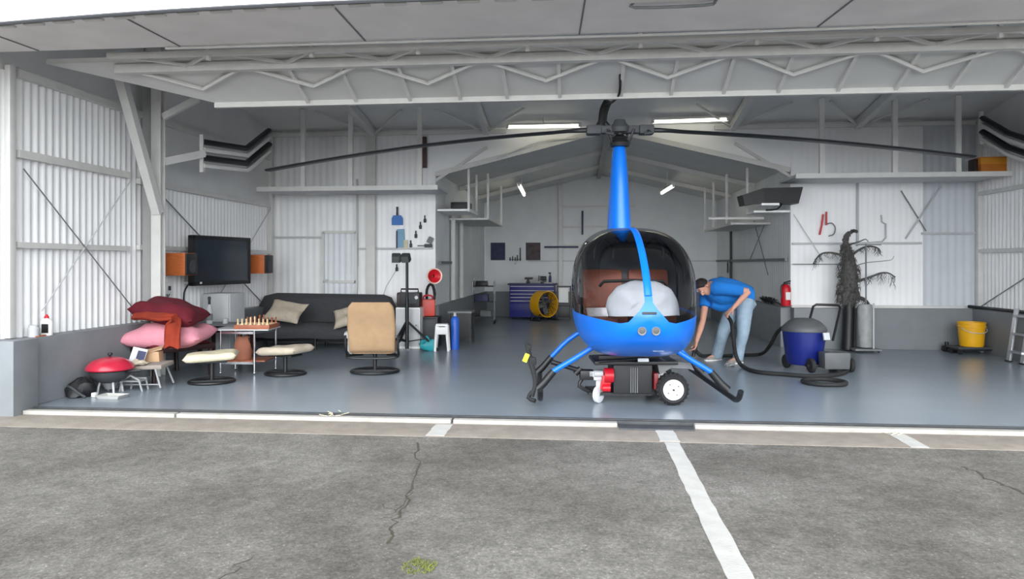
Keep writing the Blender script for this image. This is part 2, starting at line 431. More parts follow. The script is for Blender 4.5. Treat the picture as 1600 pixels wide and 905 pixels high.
# main roof and the outside front wall above the door
struct(MB().prism([(XL-.3,YF-.35,roofz(YF-.35)),(XR+.3,YF-.35,roofz(YF-.35)),(XR+.3,YB+.3,roofz(YB+.3)),(XL-.3,YB+.3,roofz(YB+.3))],(0,0,.08)).build('ceiling', roof_m))
struct(MB().prism([(-5.9,6.43,3.66),(XR+.3,6.43,3.66),(XR+.3,6.43,4.95),(-5.9,6.43,4.95)],(0,.1,0)).build('wall_front', door_m))
# ---- sloped soffit behind the door head, with its stubs
SY, SZ, SL = 7.7, 3.25, .445
def sof(x, t, dz=0): return V(x, SY-t, SZ+SL*t+dz)
sf = struct(MB().prism([sof(-4.05,0),sof(6.6,0),sof(6.6,.68),sof(-5.6,.68),sof(-5.3,.55)],(0,0,.05)).build('trim_1', soffit_m))
lip = MB(); lip.bar(sof(-4.1,0,-.01),sof(6.6,0,-.01),.05,.07)
struct(lip.build('trim_2', steel_w))
for i, px in enumerate((483,558,642,720,793,875,970,1048,1130,1215,1308,1398,1484,1570)):
    x = P(px, 148, Y=SY).x
    struct(MB().bar(sof(x,.02,-.02), sof(x,.55,-.02), .035, .035).build('soffit_stub', steel_w))
# ---- lattice truss along the door head
lt = thing('lattice_truss', 'long white lattice truss running across the whole door head', 'truss', (0,7.05,3.5))
def L3(base): return lambda *p: Vector(p[0] if len(p) == 1 else p)-Vector(base)
q = L3((0,7.05,3.5))
MB().bar(q(-4.85,7.07,3.485), q(6.6,7.07,3.485), .08, .09).build('chord', steel_w, lt)
MB().bar(q(-4.7,6.72,3.52), q(6.6,6.72,3.52), .05, .05).build('chord', steel_w, lt)
w = MB(); xs_ = []
x = -4.7; k = 0
while x < 6.4:
    p0 = sof(x,.63,-.05); p1 = sof(x+.62,.29,-.035); p2 = sof(x+1.24,.63,-.05)
    w.tube([q(p0), q(p1)], .022, 6); w.tube([q(p1), q(p2)], .022, 6); x += 1.24
w.build('lacing', steel_w, lt)
w = MB(); x = -4.55; k = 0
while x < 6.4:
    w.bar(q(x,6.72,3.52), q(x+.5,7.05,3.5), .03, .03); w.bar(q(x+.5,7.05,3.5), q(x+.9,6.72,3.52), .03, .03)
    w.bar(q(x+.9,6.72,3.45), q(x+.9,6.72,3.66), .035, .035); x += 1.05
w.build('lacing', steel_w, lt)
# ---- folded bifold door overhead (leaf underside, outer edge with hinge plates)
bd = thing('bifold_door', 'pale sheet-metal bifold hangar door folded up overhead above the entrance', 'hangar door', (0,6.4,3.5))
q = L3((0,6.4,3.5))
def edge(x):   # outer edge, sagging a little towards the left jamb
    t = max(0, (-1.6-x)/4.2); return V(x, 5.36+.34*t*t, 3.46-.0*t)
n = 24; top = []; 
mb = MB()
inner = [V(-5.95+12.9*i/n, 6.42, 3.50+.0*i) for i in range(n+1)]
outer = [edge(-5.95+12.9*i/n) for i in range(n+1)]
vs = mb._add([q(p) for p in inner]+[q(p) for p in outer]+[q(p)+V(0,0,.05) for p in inner]+[q(p)+V(0,0,.05) for p in outer], [])
m_ = n+1
for i in range(n):
    mb.bm.faces.new((vs[i],vs[i+1],vs[m_+i+1],vs[m_+i])); mb.bm.faces.new((vs[2*m_+i],vs[2*m_+i+1],vs[3*m_+i+1],vs[3*m_+i]))
    mb.bm.faces.new((vs[i],vs[i+1],vs[2*m_+i+1],vs[2*m_+i])); mb.bm.faces.new((vs[m_+i],vs[m_+i+1],vs[3*m_+i+1],vs[3*m_+i]))
mb.build('lower_leaf', door_m, bd)
MB().prism([q(-5.95,6.44,3.7),q(6.95,6.44,3.7),q(6.95,5.75,3.56),q(-5.95,5.75,3.56)],(0,0,.05)).build('upper_leaf', door_m, bd)
sm_ = MB()
for px in (35,262,560,905,1290): 
    p = P(px, 50, Y=6.2); sm_.bar(q(p.x,6.40,3.498), q(edge(p.x+.05))+V(0,.03,0), .014, .012)
sm_.build('seam', mgrey, bd)
MB().tube([q(edge(-5.95+12.9*i/n)+V(0,-.012,.0)) for i in range(n+1)], .016, 6).build('edge_gasket', dgrey, bd)
for i in range(44):
    x = -5.7+.285*i; p = edge(x)
    MB().box(q(p)+V(0,.05,-.006),(.17,.04,.014),bev=.003).build('hinge_plate', steel_w, bd)
MB().tube([q(.42,5.62,3.49),q(.42,5.62,3.44),q(.95,5.62,3.44),q(1.02,5.56,3.45),q(1.02,5.40,3.47)], .013, 8, sm=3).build('pull_bar', mgrey, bd)
MB().tube([q(-3.9,6.40,3.48),q(-2.2,6.38,3.47),q(1.0,6.40,3.47),q(4.2,6.38,3.48),q(6.6,6.4,3.48)], .012, 6, sm=6).build('edge_cable', steel_w, bd)
# door post, columns, girts, braces
tag(MB().box((-5.82,6.50,2.18),(.15,.16,2.96),bev=.01).build('door_post', rust_w), 'weathered white door post standing on the left front pier', 'post')
tag(MB().box((-5.70,6.66,2.07),(.06,.08,2.74),bev=.008).build('door_post', steel_w), 'narrow white jamb channel beside the weathered left door post', 'post')
def column(x, y, z0, z1, label, name='wall_column', m=steel_w, w=.13, dp=.14):
    t = thing(name, label, 'column', (x,y,z0)); h = z1-z0
    MB().box((0,0,h/2),(w*.35,dp*.5,h)).build('web', m, t)
    for s in (-1,1): MB().box((0,s*dp*.36,h/2),(w,.014,h)).build('flange', m, t)
    return t
column(-5.45,8.78,0,4.45,'white steel column with a knee brace by the left wall')
MB_ = MB().box((-5.63,8.86,2.35),(.11,.10,3.3)); tag(MB_.build('wall_column', steel_g), 'plain white square post between the braced column and left wall', 'column')
tag(MB().bar((-5.46,7.9,3.95),(-5.43,8.74,2.10),.11,.10).build('knee_brace', steel_w), 'slanting white knee brace running down to the column at left', 'brace')
tag(MB().bar((-5.40,8.80,3.35),(-5.0,8.95,3.62),.08,.08).build('knee_brace', steel_w), 'short white stub brace at the top of the left column', 'brace')
def girt(p0, p1, label, w=.05, h=.06, m=steel_w, name='wall_girt', cat='rail'):
    return tag(MB().bar(p0, p1, w, h).build(name, m), label, cat)
xi = XL+.045
girt((xi,6.75,1.64),(xi,8.55,1.64),'middle white rail across the left corrugated wall at the entrance')
girt((xi,6.75,2.57),(xi,8.55,2.57),'upper white rail across the left corrugated wall at the entrance',.06,.08)
girt((xi,6.75,3.39),(xi,YB-.05,3.39),'top white rail along the left wall under the smooth sheet',.06,.08)
girt((xi,8.75,1.66),(xi,YB-.05,1.66),'middle white rail on the left wall running behind the television')
girt((xi,8.75,2.52),(xi,YB-.05,2.52),'upper white rail on the left wall above the television',.06,.07)
girt((XR-.045,YF,1.66),(XR-.045,YB-.05,1.66),'middle white rail across the right corrugated wall')
girt((XR-.045,YF,2.62),(XR-.045,YB-.05,2.62),'upper white rail across the right corrugated wall')
def rod(p0, p1, label, r=.009, m=mgrey, name='brace_rod', cat='brace'):
    return tag(MB().cyl(p0, p1, r, 8).build(name, m), label, cat)
rod((xi+.03,6.80,2.42),(xi+.03,8.62,.86),'thin dark bracing rod slanting down the left wall to the maroon cushion', r=.007, m=mgrey)
rod((xi+.03,7.05,.95),(xi+.03,8.55,2.5),'thin pale bracing rod rising across the left wall', r=.006, m=lgrey)
rod((xi+.03,9.0,2.5),(xi+.03,12.3,.75),'thin grey bracing rod slanting down behind the television')
rod((xi+.03,10.6,.8),(xi+.03,12.7,2.5),'thin pale bracing rod rising right of the television', m=lgrey)
rod((XR-.06,10.2,1.75),(XR-.06,12.6,.74),'thin grey bracing rod slanting down the right wall to the black handrail')
for px, y0, lab, m in ((422,YB-.08,'white corner post where the left wall meets the back wall',steel_w),(577,YB-.08,'white post beside the smooth sheet on the left back wall',steel_w),(1531,YB-.08,'white corner post at the right end of the back wall',steel_w)):
    p = P(px,400,Y=y0); tag(MB().box((p.x,y0,(ST+3.85)/2),(.10,.10,3.85-ST),bev=.008).build('wall_post', m), lab, 'post')
for px, lab in ((558,'thin white strip post at the right edge of the corrugated door'),(1340,'thin grey strip post up the white sheet on the right')):
    p = P(px,400,Y=YB-.03); tag(MB().box((p.x,YB-.03,2.2 if px<600 else 2.3),(.035,.03,1.6 if px<600 else 1.1)).build('wall_post', lgrey), lab, 'post')
def back(px0, py0, px1, py1, label, w=.03, h=.035, m=lgrey, dy=.04):
    a_, b_ = P(px0,py0,Y=YB-dy), P(px1,py1,Y=YB-dy); return girt(a_, b_, label, w, h, m)
back(428,371,505,371,'white rail on the corrugated back wall left of the small door')
back(560,389,676,388,'grey rail across the smooth white sheet above the work light')
back(1238,381,1440,380,'thin grey rail across the white sheet above the fibre tree top', m=lgrey)
back(1440,365,1525,364,'white rail across the grey-blue panel on the right')
back(1238,413,1330,413,'thin grey conduit line on the white sheet left of the fibre tree', .015, .015, mgrey)
rod(P(1408,298,Y=YB-.05),P(1447,361,Y=YB-.05),'thin dark rod slanting down right on the white sheet, one of a crossed pair', .010, mgrey)
rod(P(1470,292,Y=YB-.06),P(1415,373,Y=YB-.06),'pale rod slanting down left on the white sheet, one of a crossed pair', .014, lgrey)
rod(P(1240,335,Y=YB-.05),P(1282,400,Y=YB-.05),'thin grey rod slanting across the white sheet left of the red hooks', .007, lgrey)
# small corrugated door in the back wall
p0, p1 = P(506,363,Y=YB-.03), P(557,362,Y=YB-.03)
dr = struct(corr((p0.x,YB-.04,0),(p1.x,YB-.04,0),ST,p0.z,.11,.008,(0,-1,0),back=.03).build('door_1', door_p, sharp=60))
fr = MB(); off = -Vector(dr.location)
for a_, b_ in (((p0.x,YB-.06,ST),(p0.x,YB-.06,p0.z)),((p1.x,YB-.06,ST),(p1.x,YB-.06,p0.z)),((p0.x,YB-.06,p0.z),(p1.x,YB-.06,p0.z)),((p0.x,YB-.06,1.12),(p1.x,YB-.06,1.12))):
    fr.bar(Vector(a_)+off, Vector(b_)+off, .05, .05)
fr.build('door_frame', steel_w, dr)
MB().box(Vector((p0.x+.06,YB-.08,1.14))+off,(.08,.04,.05),bev=.006).build('door_latch', lgrey, dr)
# ---- roof rafters with V braces, and bay rafters
xsr = (XC-4.24, XC-2.16, XC+2.14, XC+4.22)
labs = ('leftmost white roof rafter above the left hanging shelf','white roof rafter left of the rotor above the left tube light','white roof rafter right of the rotor beside the right tube light','rightmost white roof rafter above the right hanging shelf')
for x, lab in zip(xsr, labs):
    t = thing('roof_rafter', lab, 'rafter', (x,YB-.1,3.85)); q = L3((x,YB-.1,3.85))
    MB().bar(q(x,YB-.08,roofz(YB)-.08), q(x,6.6,roofz(6.6)-.08), .10, .14).build('beam', steel_w, t)
    for s in (-1,1): MB().bar(q(x+s*.03,YB-.15,3.80), q(x+s*.75,YB-1.0,roofz(YB-1.0)-.03), .03, .03).build('v_brace', steel_w, t)
tag(MB().bar((xsr[0],YB-.1,3.8),(xsr[0],YB-.1,ST+.01),.08,.08).build('wall_column', steel_w), 'white column under the leftmost rafter on the back wall', 'column')
tag(MB().bar((P(420,200,Y=YB).x,YB-.07,3.82),(BL+1.3,YB-.07,3.82),.06,.07).build('header_beam', steel_w), 'white header beam along the back wall top left of the bay', 'beam')
tag(MB().bar((BR-1.3,YB-.07,3.82),(XR-.1,YB-.07,3.82),.06,.07).build('header_beam', steel_w), 'white header beam along the back wall top right of the bay', 'beam')
for k, y in enumerate((YB-.02,15.3,17.6)):
    pos = ('at the mouth of the rear bay','second from the mouth of the rear bay','farthest in the rear bay')[k]
    t = thing('bay_rafter', 'white gable rafter pair with sloping arms, '+pos, 'rafter', (XC,y,3.05)); q = L3((XC,y,3.05))
    for s, xe in ((-1,BL),(1,BR)):
        MB().bar(q(xe-s*.02,y,3.07), q(XC,y,3.83), .07, .09).build('arm', steel_w, t)
    if k == 0:
        for s, xe in ((-1,BL),(1,BR)): MB().bar(q(xe,y,2.95), q(xe-s*.95,y,3.55), .04, .05).build('brace', steel_w, t)
        MB().tube([q(XC-2.0,y-.05,3.33),q(XC-1.2,y-.06,3.62),q(XC-.5,y-.05,3.68),q(XC-.1,y-.04,3.75)], .018, 6, sm=4).build('tie_rod', steel_w, t)
# pair of deep ridge beams seen behind the mast
tag(MB().bar((XC,YB+.1,3.80),(XC,YE,3.80),.10,.12).build('ridge_beam', steel_g), 'grey ridge beam along the peak of the rear bay roof', 'beam')
# bay back wall framing
xcol = P(876,350,Y=YE-.06).x
tag(MB().box((xcol,YE-.07,(ST+3.6)/2),(.10,.10,3.6-ST)).build('wall_post', steel_w), 'white post up the middle of the rear bay back wall', 'post')
for z, lab in ((3.0,'top'),(2.45,'upper'),(1.95,'middle')):
    py = HOR-(z-H)*F/19.6
    girt((xcol,YE-.06,z),(xcol+2.0,YE-.06,z),f'white rail on the rear bay back wall beside the post, {lab} of three', .04,.05, steel_w)
girt((BL+1.2,YE-.05,1.52),(BR,YE-.05,1.52),'thin pale rail across the rear bay back wall under the posters', .03,.03, lgrey)
# bay left wall: two vertical pipes, rail
for px, lab in ((708,'white vertical pipe on the bay left wall, nearer of two'),(721,'white vertical pipe on the bay left wall, farther of two')):
    p = P(px,400,X=BL+.08)
    tag(MB().cyl((p.x,p.y,.72),(p.x,p.y,2.58),.05,14).build('wall_pipe', steel_w), lab, 'pipe')
girt((BL+.05,YB+.2,1.47),(BL+.05,14.2,1.47),'grey rail on the bay left wall above the red funnel', .04,.05, mgrey)
p = P(753,400,X=BL+.06)
for px, lab in ((1142,'dark vertical pipe on the bay right wall behind the shelf'),):
    p = P(px,380,X=BR-.05); tag(MB().cyl((p.x,p.y,.75),(p.x,p.y,2.3),.03,10).build('wall_pipe', dgrey), lab, 'pipe')
girt((BR-.05,YB+.1,1.52),(BR-.05,YE-.2,1.52),'grey rail on the bay right wall above the bending person', .04,.05, mgrey)
rod(P(1178,345,X=BR-.03),P(1200,430,X=BR-.03),'thin grey cable slanting down right on the bay right wall', .008, mgrey)
rod(P(1195,350,X=BR-.04),P(1172,405,X=BR-.04),'thin grey cable slanting down left on the bay right wall', .008, mgrey)
# ---- hanging shelves in the wings
def hang(x0, x1, z, yf, rods, label, rtop=None):
    t = thing('hanging_shelf', label, 'shelf', (x0,yf,z)); q = L3((x0,yf,z))
    MB().box(q((x0+x1)/2,(yf+YB-.15)/2,z),(x1-x0,YB-.15-yf,.04),bev=.004).build('board', lgrey, t)
    MB().box(q((x0+x1)/2,yf-.01,z-.005),(x1-x0,.04,.075)).build('front_edge', steel_w, t)
    for x in rods: MB().bar(q(x,yf,z), q(x,yf,roofz(yf)-.02), .075, .055, up=(0,1,0)).build('hanger', steel_w, t)
    return t
yf = 11.7
zL = P(540,294,Y=yf).z; zR = P(1400,273,Y=yf).z
hang(P(402,294,Y=yf).x, P(684,294,Y=yf).x, zL, yf, [P(px,250,Y=yf).x for px in (474,548,656)], 'white shelf hung from the roof over the sofa on the left')
hang(P(1243,275,Y=yf).x, XR-.1, zR, yf, [P(px,250,Y=yf).x for px in (1284,1398,1497)], 'white shelf hung from the roof over the fibre tree on the right')
# ---- bent dark rails stacked on brackets in the two upper corners
def bent(label, pts, arm0, arm1):
    b0 = Vector(pts[0]); t = thing('rail_rack', label, 'rack', b0)
    for k, (dz, m, r_) in enumerate(((.16,black,.055),(.05,steel_w,.05),(-.06,black,.06),(-.17,steel_w,.045))):
        MB().tube([Vector(p)-b0+V(0,0,dz) for p in pts], r_, 8, sq=.75).build('rail', m, t)
    MB().bar(Vector(arm0)-b0, Vector(arm1)-b0, .09, .10).build('bracket_arm', steel_w, t)
    MB().bar(b0-b0+V(-.02,0,-.26), V(-.02,0,.26), .05, .05).build('bracket_upright', steel_w, t)
bent('black and white bent rails on a bracket high in the left corner', [P(318,240,d=9.9),P(385,249,d=10.6),P(420,220,d=11.3)], (-5.42,8.85,P(250,252,d=9.3).z), P(318,240,d=9.9))
bent('black and white bent rails on a bracket high in the right corner', [P(1535,200,Y=12.0),P(1575,224,Y=11.5),P(1640,246,Y=10.9)], P(1535,200,Y=12.6), P(1535,200,Y=12.0))
# ================================================================== helicopter (local frame: mast at the origin, nose towards -y)
hb = P(982, 600, d=7.6); hb.z = 0
HRZ = A-math.radians(2)
heli = thing('helicopter', 'small bright blue two-seat helicopter with long black rotor blades on a ground cart', 'helicopter', hb, HRZ)
SEC = [(-1.42,.955,.995,.02),(-1.405,.90,1.05,.105),(-1.37,.82,1.135,.20),(-1.29,.735,1.26,.31),(-1.15,.655,1.41,.415),(-.95,.59,1.565,.51),(-.7,.555,1.70,.58),(-.45,.545,1.78,.612),
       (-.1,.545,1.825,.617),(.25,.555,1.825,.605),(.55,.58,1.79,.555),(.85,.62,1.69,.455),(1.2,.70,1.56,.33),(1.7,.86,1.43,.205),(2.2,1.0,1.32,.12)]
def secs(sub):
    out = []
    for i in range(len(SEC)-1):
        p0 = SEC[max(i-1,0)]; p1 = SEC[i]; p2 = SEC[i+1]; p3 = SEC[min(i+2,len(SEC)-1)]
        for k in range(sub):
            t = k/sub
            out.append(tuple(.5*((2*b)+(c-a)*t+(2*a-5*b+4*c-d)*t*t+(3*b-a-3*c+d)*t**3) for a,b,c,d in zip(p0,p1,p2,p3)))
    out.append(SEC[-1]); return out
def ring(s, n=96, k=1.0, e=3.1):
    y, zb, zt, hw = s; zc = (zb+zt)/2; hz = (zt-zb)/2; out = []
    for j in range(n):
        t = 2*PI*(j+.5)/n; c, q = math.cos(t), math.sin(t); e = 3.1 if q > 0 else 3.9
        z = zc+k*hz*math.copysign(abs(q)**(2/e), q); x = k*hw*math.copysign(abs(c)**(2/e), c)
        u = (z-zc)/hz
        x *= (1-.10*max(0,u)**1.6-.05*max(0,-u)**2)*.975
        out.append(V(x, y, z))
    return out
def inside(x, z, s, e=3.1):
    y, zb, zt, hw = s; zc = (zb+zt)/2; hz = max((zt-zb)/2, 1e-4); u = (z-zc)/hz
    e = 3.1 if u > 0 else 3.9; w = .975*hw*(1-.10*max(0,u)**1.6-.05*max(0,-u)**2)
    return abs(x/max(w,1e-4))**e+abs(u)**e <= 1
SS = secs(8)
def front_y(x, z):
    for a_, b_ in zip(SS, SS[1:]):
        if inside(x, z, b_):
            lo, hi = 0, 1
            for _ in range(20):
                m = (lo+hi)/2; s = tuple(p+(q_-p)*m for p, q_ in zip(a_, b_))
                if inside(x, z, s): hi = m
                else: lo = m
            return a_[0]+(b_[0]-a_[0])*hi
    return 0
shell = MB().loft([ring(s) for s in secs(6)])
WL = [(-.70,.985),(-.46,.955),(-.24,.925),(-.175,.94),(-.125,.995),(-.075,1.05),(-.036,1.11),(-.030,1.795),(-.70,1.795)]
WRt = [(-x, z) for x, z in WL]
DR = [(-.38,.985),(.20,.985),(.30,1.10),(.24,1.60),(.10,1.70),(-.38,1.67)]
def pin(poly, a, b):
    r_ = False; n = len(poly)
    for i in range(n):
        (x1,y1),(x2,y2) = poly[i], poly[(i+1) % n]
        if (y1 > b) != (y2 > b) and a < (x2-x1)*(b-y1)/(y2-y1)+x1: r_ = not r_
    return r_
bm = shell.bm
def cut(co, no, sel):
    bm.faces.ensure_lookup_table()
    fs = [f for f in bm.faces if sel(f.calc_center_median())]
    g = set(fs)
    for f in fs: g.update(f.edges); g.update(f.verts)
    bmesh.ops.bisect_plane(bm, geom=list(g), plane_co=co, plane_no=no, dist=1e-5)
for y in (-.42,-.38,.34): cut((0,y,0),(0,1,0),lambda c: c.z > .85 and c.y < .6)
for poly, sg in ((WL,-1),(WRt,1)):
    for i in range(len(poly)):
        (x1,z1),(x2,z2) = poly[i], poly[(i+1) % len(poly)]
        mx_, Mx = min(x1,x2)-.05, max(x1,x2)+.05; mz, Mz = min(z1,z2)-.05, max(z1,z2)+.05
        cut((x1,0,z1),(z2-z1,0,-(x2-x1)),lambda c: c.y < -.3 and mx_ < c.x < Mx and mz < c.z < Mz)
for i in range(len(DR)):
    (y1,z1),(y2,z2) = DR[i], DR[(i+1) % len(DR)]
    cut((0,y1,z1),(0,z2-z1,-(y2-y1)),lambda c: -.45 < c.y < .4 and min(z1,z2)-.06 < c.z < max(z1,z2)+.06 and min(y1,y2)-.06 < c.y < max(y1,y2)+.06)
# roof seam of the dark canopy frame
cut((0,0,.97),(0,0,1),lambda c: c.y < .4 and c.z > .9)
cut((.036,0,0),(1,0,0),lambda c: c.y < .4 and c.z > 1.1 and abs(c.x) < .12)
cut((-.036,0,0),(1,0,0),lambda c: c.y < .4 and c.z > 1.1 and abs(c.x) < .12)
def kind(c):
    if c.y < -.42 and (pin(WL, c.x, c.z) or pin(WRt, c.x, c.z)): return 1
    if abs(c.x) > .25 and pin(DR, c.y, c.z): return 3 if c.x < 0 else 4
    if c.z > .97 and c.y < .34 and abs(c.x) > .036 and (c.y > -.42 or c.z > 1.7): return 2
    return 0
groups = {}
for f in bm.faces: groups.setdefault(kind(f.calc_center_median()), []).append(f.index)
bm.faces.index_update()
def sub(k):
    mb = MB(); mp = {}
    for f in bm.faces:
        if kind(f.calc_center_median()) == k:
            vs = []
            for v in f.verts:
                if v.index not in mp: mp[v.index] = mb.bm.verts.new(v.co)
                vs.append(mp[v.index])
            try: mb.bm.faces.new(vs)
            except ValueError: pass
    return mb
bm.verts.index_update()
sub(0).build('fuselage', heli_blue, heli, sharp=75)
ws = sub(1).build('windshield', gm, heli, sharp=75)
sub(2).build('cabin_frame', frame_dark, heli, sharp=75)
sub(3).build('door_window', gm, heli, sharp=75); sub(4).build('door_window', gm, heli, sharp=75)
bm.free()
# raised centre strip on the windshield, nose lamps, air slot
st = []
for s in SS:
    if -1.36 < s[0] < -.30:
        st.append(s)
pts = [V(0, s[0], s[2]+.006) for s in st if s[2] > 1.12]
MB().tube(pts, .034, 10, sq=.35).build('centre_strip', heli_blue, heli)
for x in (-.06,.06):
    y = front_y(x,.865)
    lr = MB().lathe([(.0,.0),(.038,.0),(.040,.012),(.036,.020),(.030,.016)], (x,y+.006,.865), 20, axis=(x*.5,-1,-.15)).build('nose_lamp', mgrey, heli)
    MB().lathe([(0,.0),(.029,.0),(.022,.008),(0,.012)], (x,y-.006,.865), 18, axis=(x*.5,-1,-.15)).build('lens', lampglass, lr)
y = front_y(0,1.02); MB().box((0,y-.001,1.02),(.125,.012,.022),rot=(-.2,0,0),bev=.005).build('air_slot', black, heli)
y = front_y(.12,.66); MB().box((.12,y-.0005,.665),(.10,.006,.014),rot=(-.9,0,.1),bev=.002).build('belly_marking', lgrey, heli)
# interior
lin_ = MB().loft([ring(s,64,.975) for s in secs(4) if -1.28 < s[0] < .35], caps=False)
bmesh.ops.delete(lin_.bm, geom=[f for f in lin_.bm.faces if f.calc_center_median().z > .93-(.0 if f.calc_center_median().y > -.8 else .06)], context='FACES')
lin_.build('interior_trim', frame_dark, heli)
MB().loft([ring((.325,.57,1.80,.587),64),ring((.345,.57,1.80,.585),64)]).build('bulkhead', frame_dark, heli)
MB().loft([[V(x*1.0,y,.80) for x,y in ((-.5,-.75),(-.3,-1.0),(.3,-1.0),(.5,-.75),(.53,.42),(-.53,.42))],[V(x,y,.82) for x,y in ((-.5,-.75),(-.3,-1.0),(.3,-1.0),(.5,-.75),(.53,.42),(-.53,.42))]]).build('cabin_floor', dgrey, heli)
for x in (-.25,.25):
    sb = MB().box((x,.02,.90),(.44,.50,.16),bev=.05).build('seat', seat_leather, heli)
    MB().box((x,.30,1.17),(.44,.13,.44),rot=(-.16,0,0),bev=.05).build('seat_back', seat_leather, heli)
MB().box((-.34,-.42,.89),(.34,.34,.14),bev=.04).build('door_pocket', seat_leather, heli)
con = MB(); con.box((.10,-.84,.885),(.26,.26,.15),bev=.03,taper=.85)
con.build('instrument_console', blackp, heli)
cy = MB(); cy.tube([(0,-.30,.84),(0,-.42,1.2),(0,-.40,1.28)],.018,8,sm=3); cy.tube([(-.34,-.38,1.22),(-.3,-.40,1.27),(0,-.40,1.28),(.3,-.40,1.27),(.34,-.38,1.22)],.016,8)
cy.build('control_stick', black, heli)
hs = MB()
for x in (-.26,.26): hs.tube([(x,-.02,1.72),(x-.09,-.02,1.62),(x-.10,-.02,1.50)],.015,6,sm=3); hs.tube([(x,-.02,1.72),(x+.09,-.02,1.62),(x+.10,-.02,1.50)],.015,6,sm=3)
hs.build('headset_strap', black, heli)
MB().box((-.40,-.80,.985),(.20,.10,.012),rot=(.9,0,.25)).build('card', paper, heli)
# skids (the two long tubes), cross tubes, boots
for s in (-1,1):
    sk = MB().tube([(s*.94,-.86,.25),(s*.94,-.80,.18),(s*.94,-.68,.14),(s*.94,-.4,.135),(s*.94,1.35,.135)], .028, 10, sm=4).build('skid', black, heli)
    for y, zz in ((-.28,.60),(.85,.68)):
        MB().tube([(s*.34,y,zz+.03),(s*.60,y,zz-.135),(s*.80,y,.345),(s*.86,y,.285)], .028, 12, sm=3).build('cross_tube', heli_blue, heli)
        MB().tube([(s*.80,y,.345),(s*.90,y,.225),(s*.97,y-.01,.16)], [.036,.04,.042], 12).build('boot', black, heli)
hd = MB(); hd.tube([(-1.02,-.34,.09),(-.99,-.30,.24),(-1.03,-.26,.42),(-1.08,-.24,.62)], [.018,.022,.028,.018], 8, sm=3); hd.box((-1.02,-.25,.44),(.08,.06,.09),bev=.02); hd.box((-1.06,-.24,.58),(.06,.04,.06),bev=.015)
hd.tube([(-1.02,-.32,.14),(-1.06,-.34,.08),(-.99,-.38,.055)],.022,8,sm=2)
h_ = hd.build('wheel_lever', blackr, heli)
MB().box((-1.085,-.28,.48),(.05,.03,.09),rot=(.1,.4,0),bev=.006).build('yellow_tag', tagyellow, h_)['label'] = 'bright yellow-green tag'
# mast fairing, swashplate, hub, blades
rg = []
for z, hx, hy in ((1.79,.125,.40),(2.05,.112,.33),(2.35,.095,.27),(2.6,.078,.20),(2.71,.065,.14)):
    rg.append([V(-.085+hx*math.copysign(abs(math.cos(t))**.9, math.cos(t)), .12+hy*math.sin(t)*(1 if math.sin(t) < 0 else 1.4)*.7, z) for t in [2*PI*k/28 for k in range(28)]])
MB().loft(rg).build('mast_fairing', heli_blue, heli)
sp = MB(); sp.lathe([(.05,2.70),(.10,2.705),(.11,2.74),(.09,2.77),(.075,2.78),(.09,2.80),(.05,2.82),(.035,2.84),(.035,2.93)],(-.085,.06,0),20)
for s in (-1,1): sp.tube([(s*.09-.085,.0,2.74),(s*.12-.085,-.03,2.82),(s*.14-.085,-.03,2.88)],.012,6); sp.tube([(s*.06-.085,.12,2.72),(s*.09-.085,.12,2.86)],.012,6)
sp.build('swashplate', black, heli)
HZ = 2.885
hub = MB(); hub.box((-.085,.06,HZ),(.50,.10,.085),bev=.02); hub.lathe([(.03,-.06),(.10,-.05),(.11,.0),(.07,.05),(.055,.085),(.0,.09)],(-.085,.06,HZ+.02),18)
for s in (-1,1): hub.box((-.085+s*.28,.06,HZ-.005),(.16,.15,.10),bev=.025); hub.tube([(s*.2,-.03,HZ-.02),(s*.24,-.04,HZ-.05),(s*.16,-.04,HZ-.06)],.018,6)
hub.build('rotor_hub', dgrey, heli)
bdir = -(HRZ-A)
for s, tipz in ((-1,2.455),(1,2.60)):
    R = Matrix.Rotation(bdir, 3, 'Z'); rings = []
    n = 26; Lb = 3.79
    for i in range(n+1):
        r_ = .30+(Lb-.30)*i/n; u = (r_-.30)/(Lb-.30)
        z = HZ-.005+(tipz-HZ)*(.35*u+.65*u**1.8)
        ch = .11 if r_ < .42 else (.11+.08*min(1,(r_-.42)/.3)); th = .055 if r_ < .42 else .055-.029*min(1,(r_-.42)/.3)
        prof = [(-.30,.0),(-.25,.32),(-.10,.5),(.12,.42),(.45,.16),(.70,.0),(.45,-.12),(.12,-.36),(-.10,-.45),(-.25,-.3)]
        rings.append([R @ V(s*r_, -s*0+a_*ch, 0)+V(-.085,.06,z+b_*th*1.0) for a_, b_ in prof])
    MB().loft(rings).build('rotor_blade', black, heli)
# tail: boom, fins, tail rotor (hidden behind the cabin from the front)
MB().tube([(0,1.9,1.17),(0,2.4,1.17),(0,5.1,1.20)],[.14,.105,.06],16).build('tail_boom', heli_blue, heli)
MB().prism([(.0,4.72,1.20),(.0,5.02,1.20),(.0,5.28,1.80),(.0,5.12,1.82)],(.03,0,0)).prism([(.0,4.80,1.18),(.0,5.05,1.18),(.0,5.12,.80),(.0,5.0,.80)],(.03,0,0)).build('tail_fin', heli_blue, heli)
MB().box((.25,4.95,1.22),(.48,.22,.025),bev=.01).build('stabilizer', heli_blue, heli)
tr_ = MB(); tr_.cyl((-.02,5.1,1.2),(-.16,5.1,1.2),.03,10); tr_.box((-.15,5.1,1.2),(.015,.1,1.06),rot=(.4,0,0),bev=.005); tr_.build('tail_rotor', black, heli)
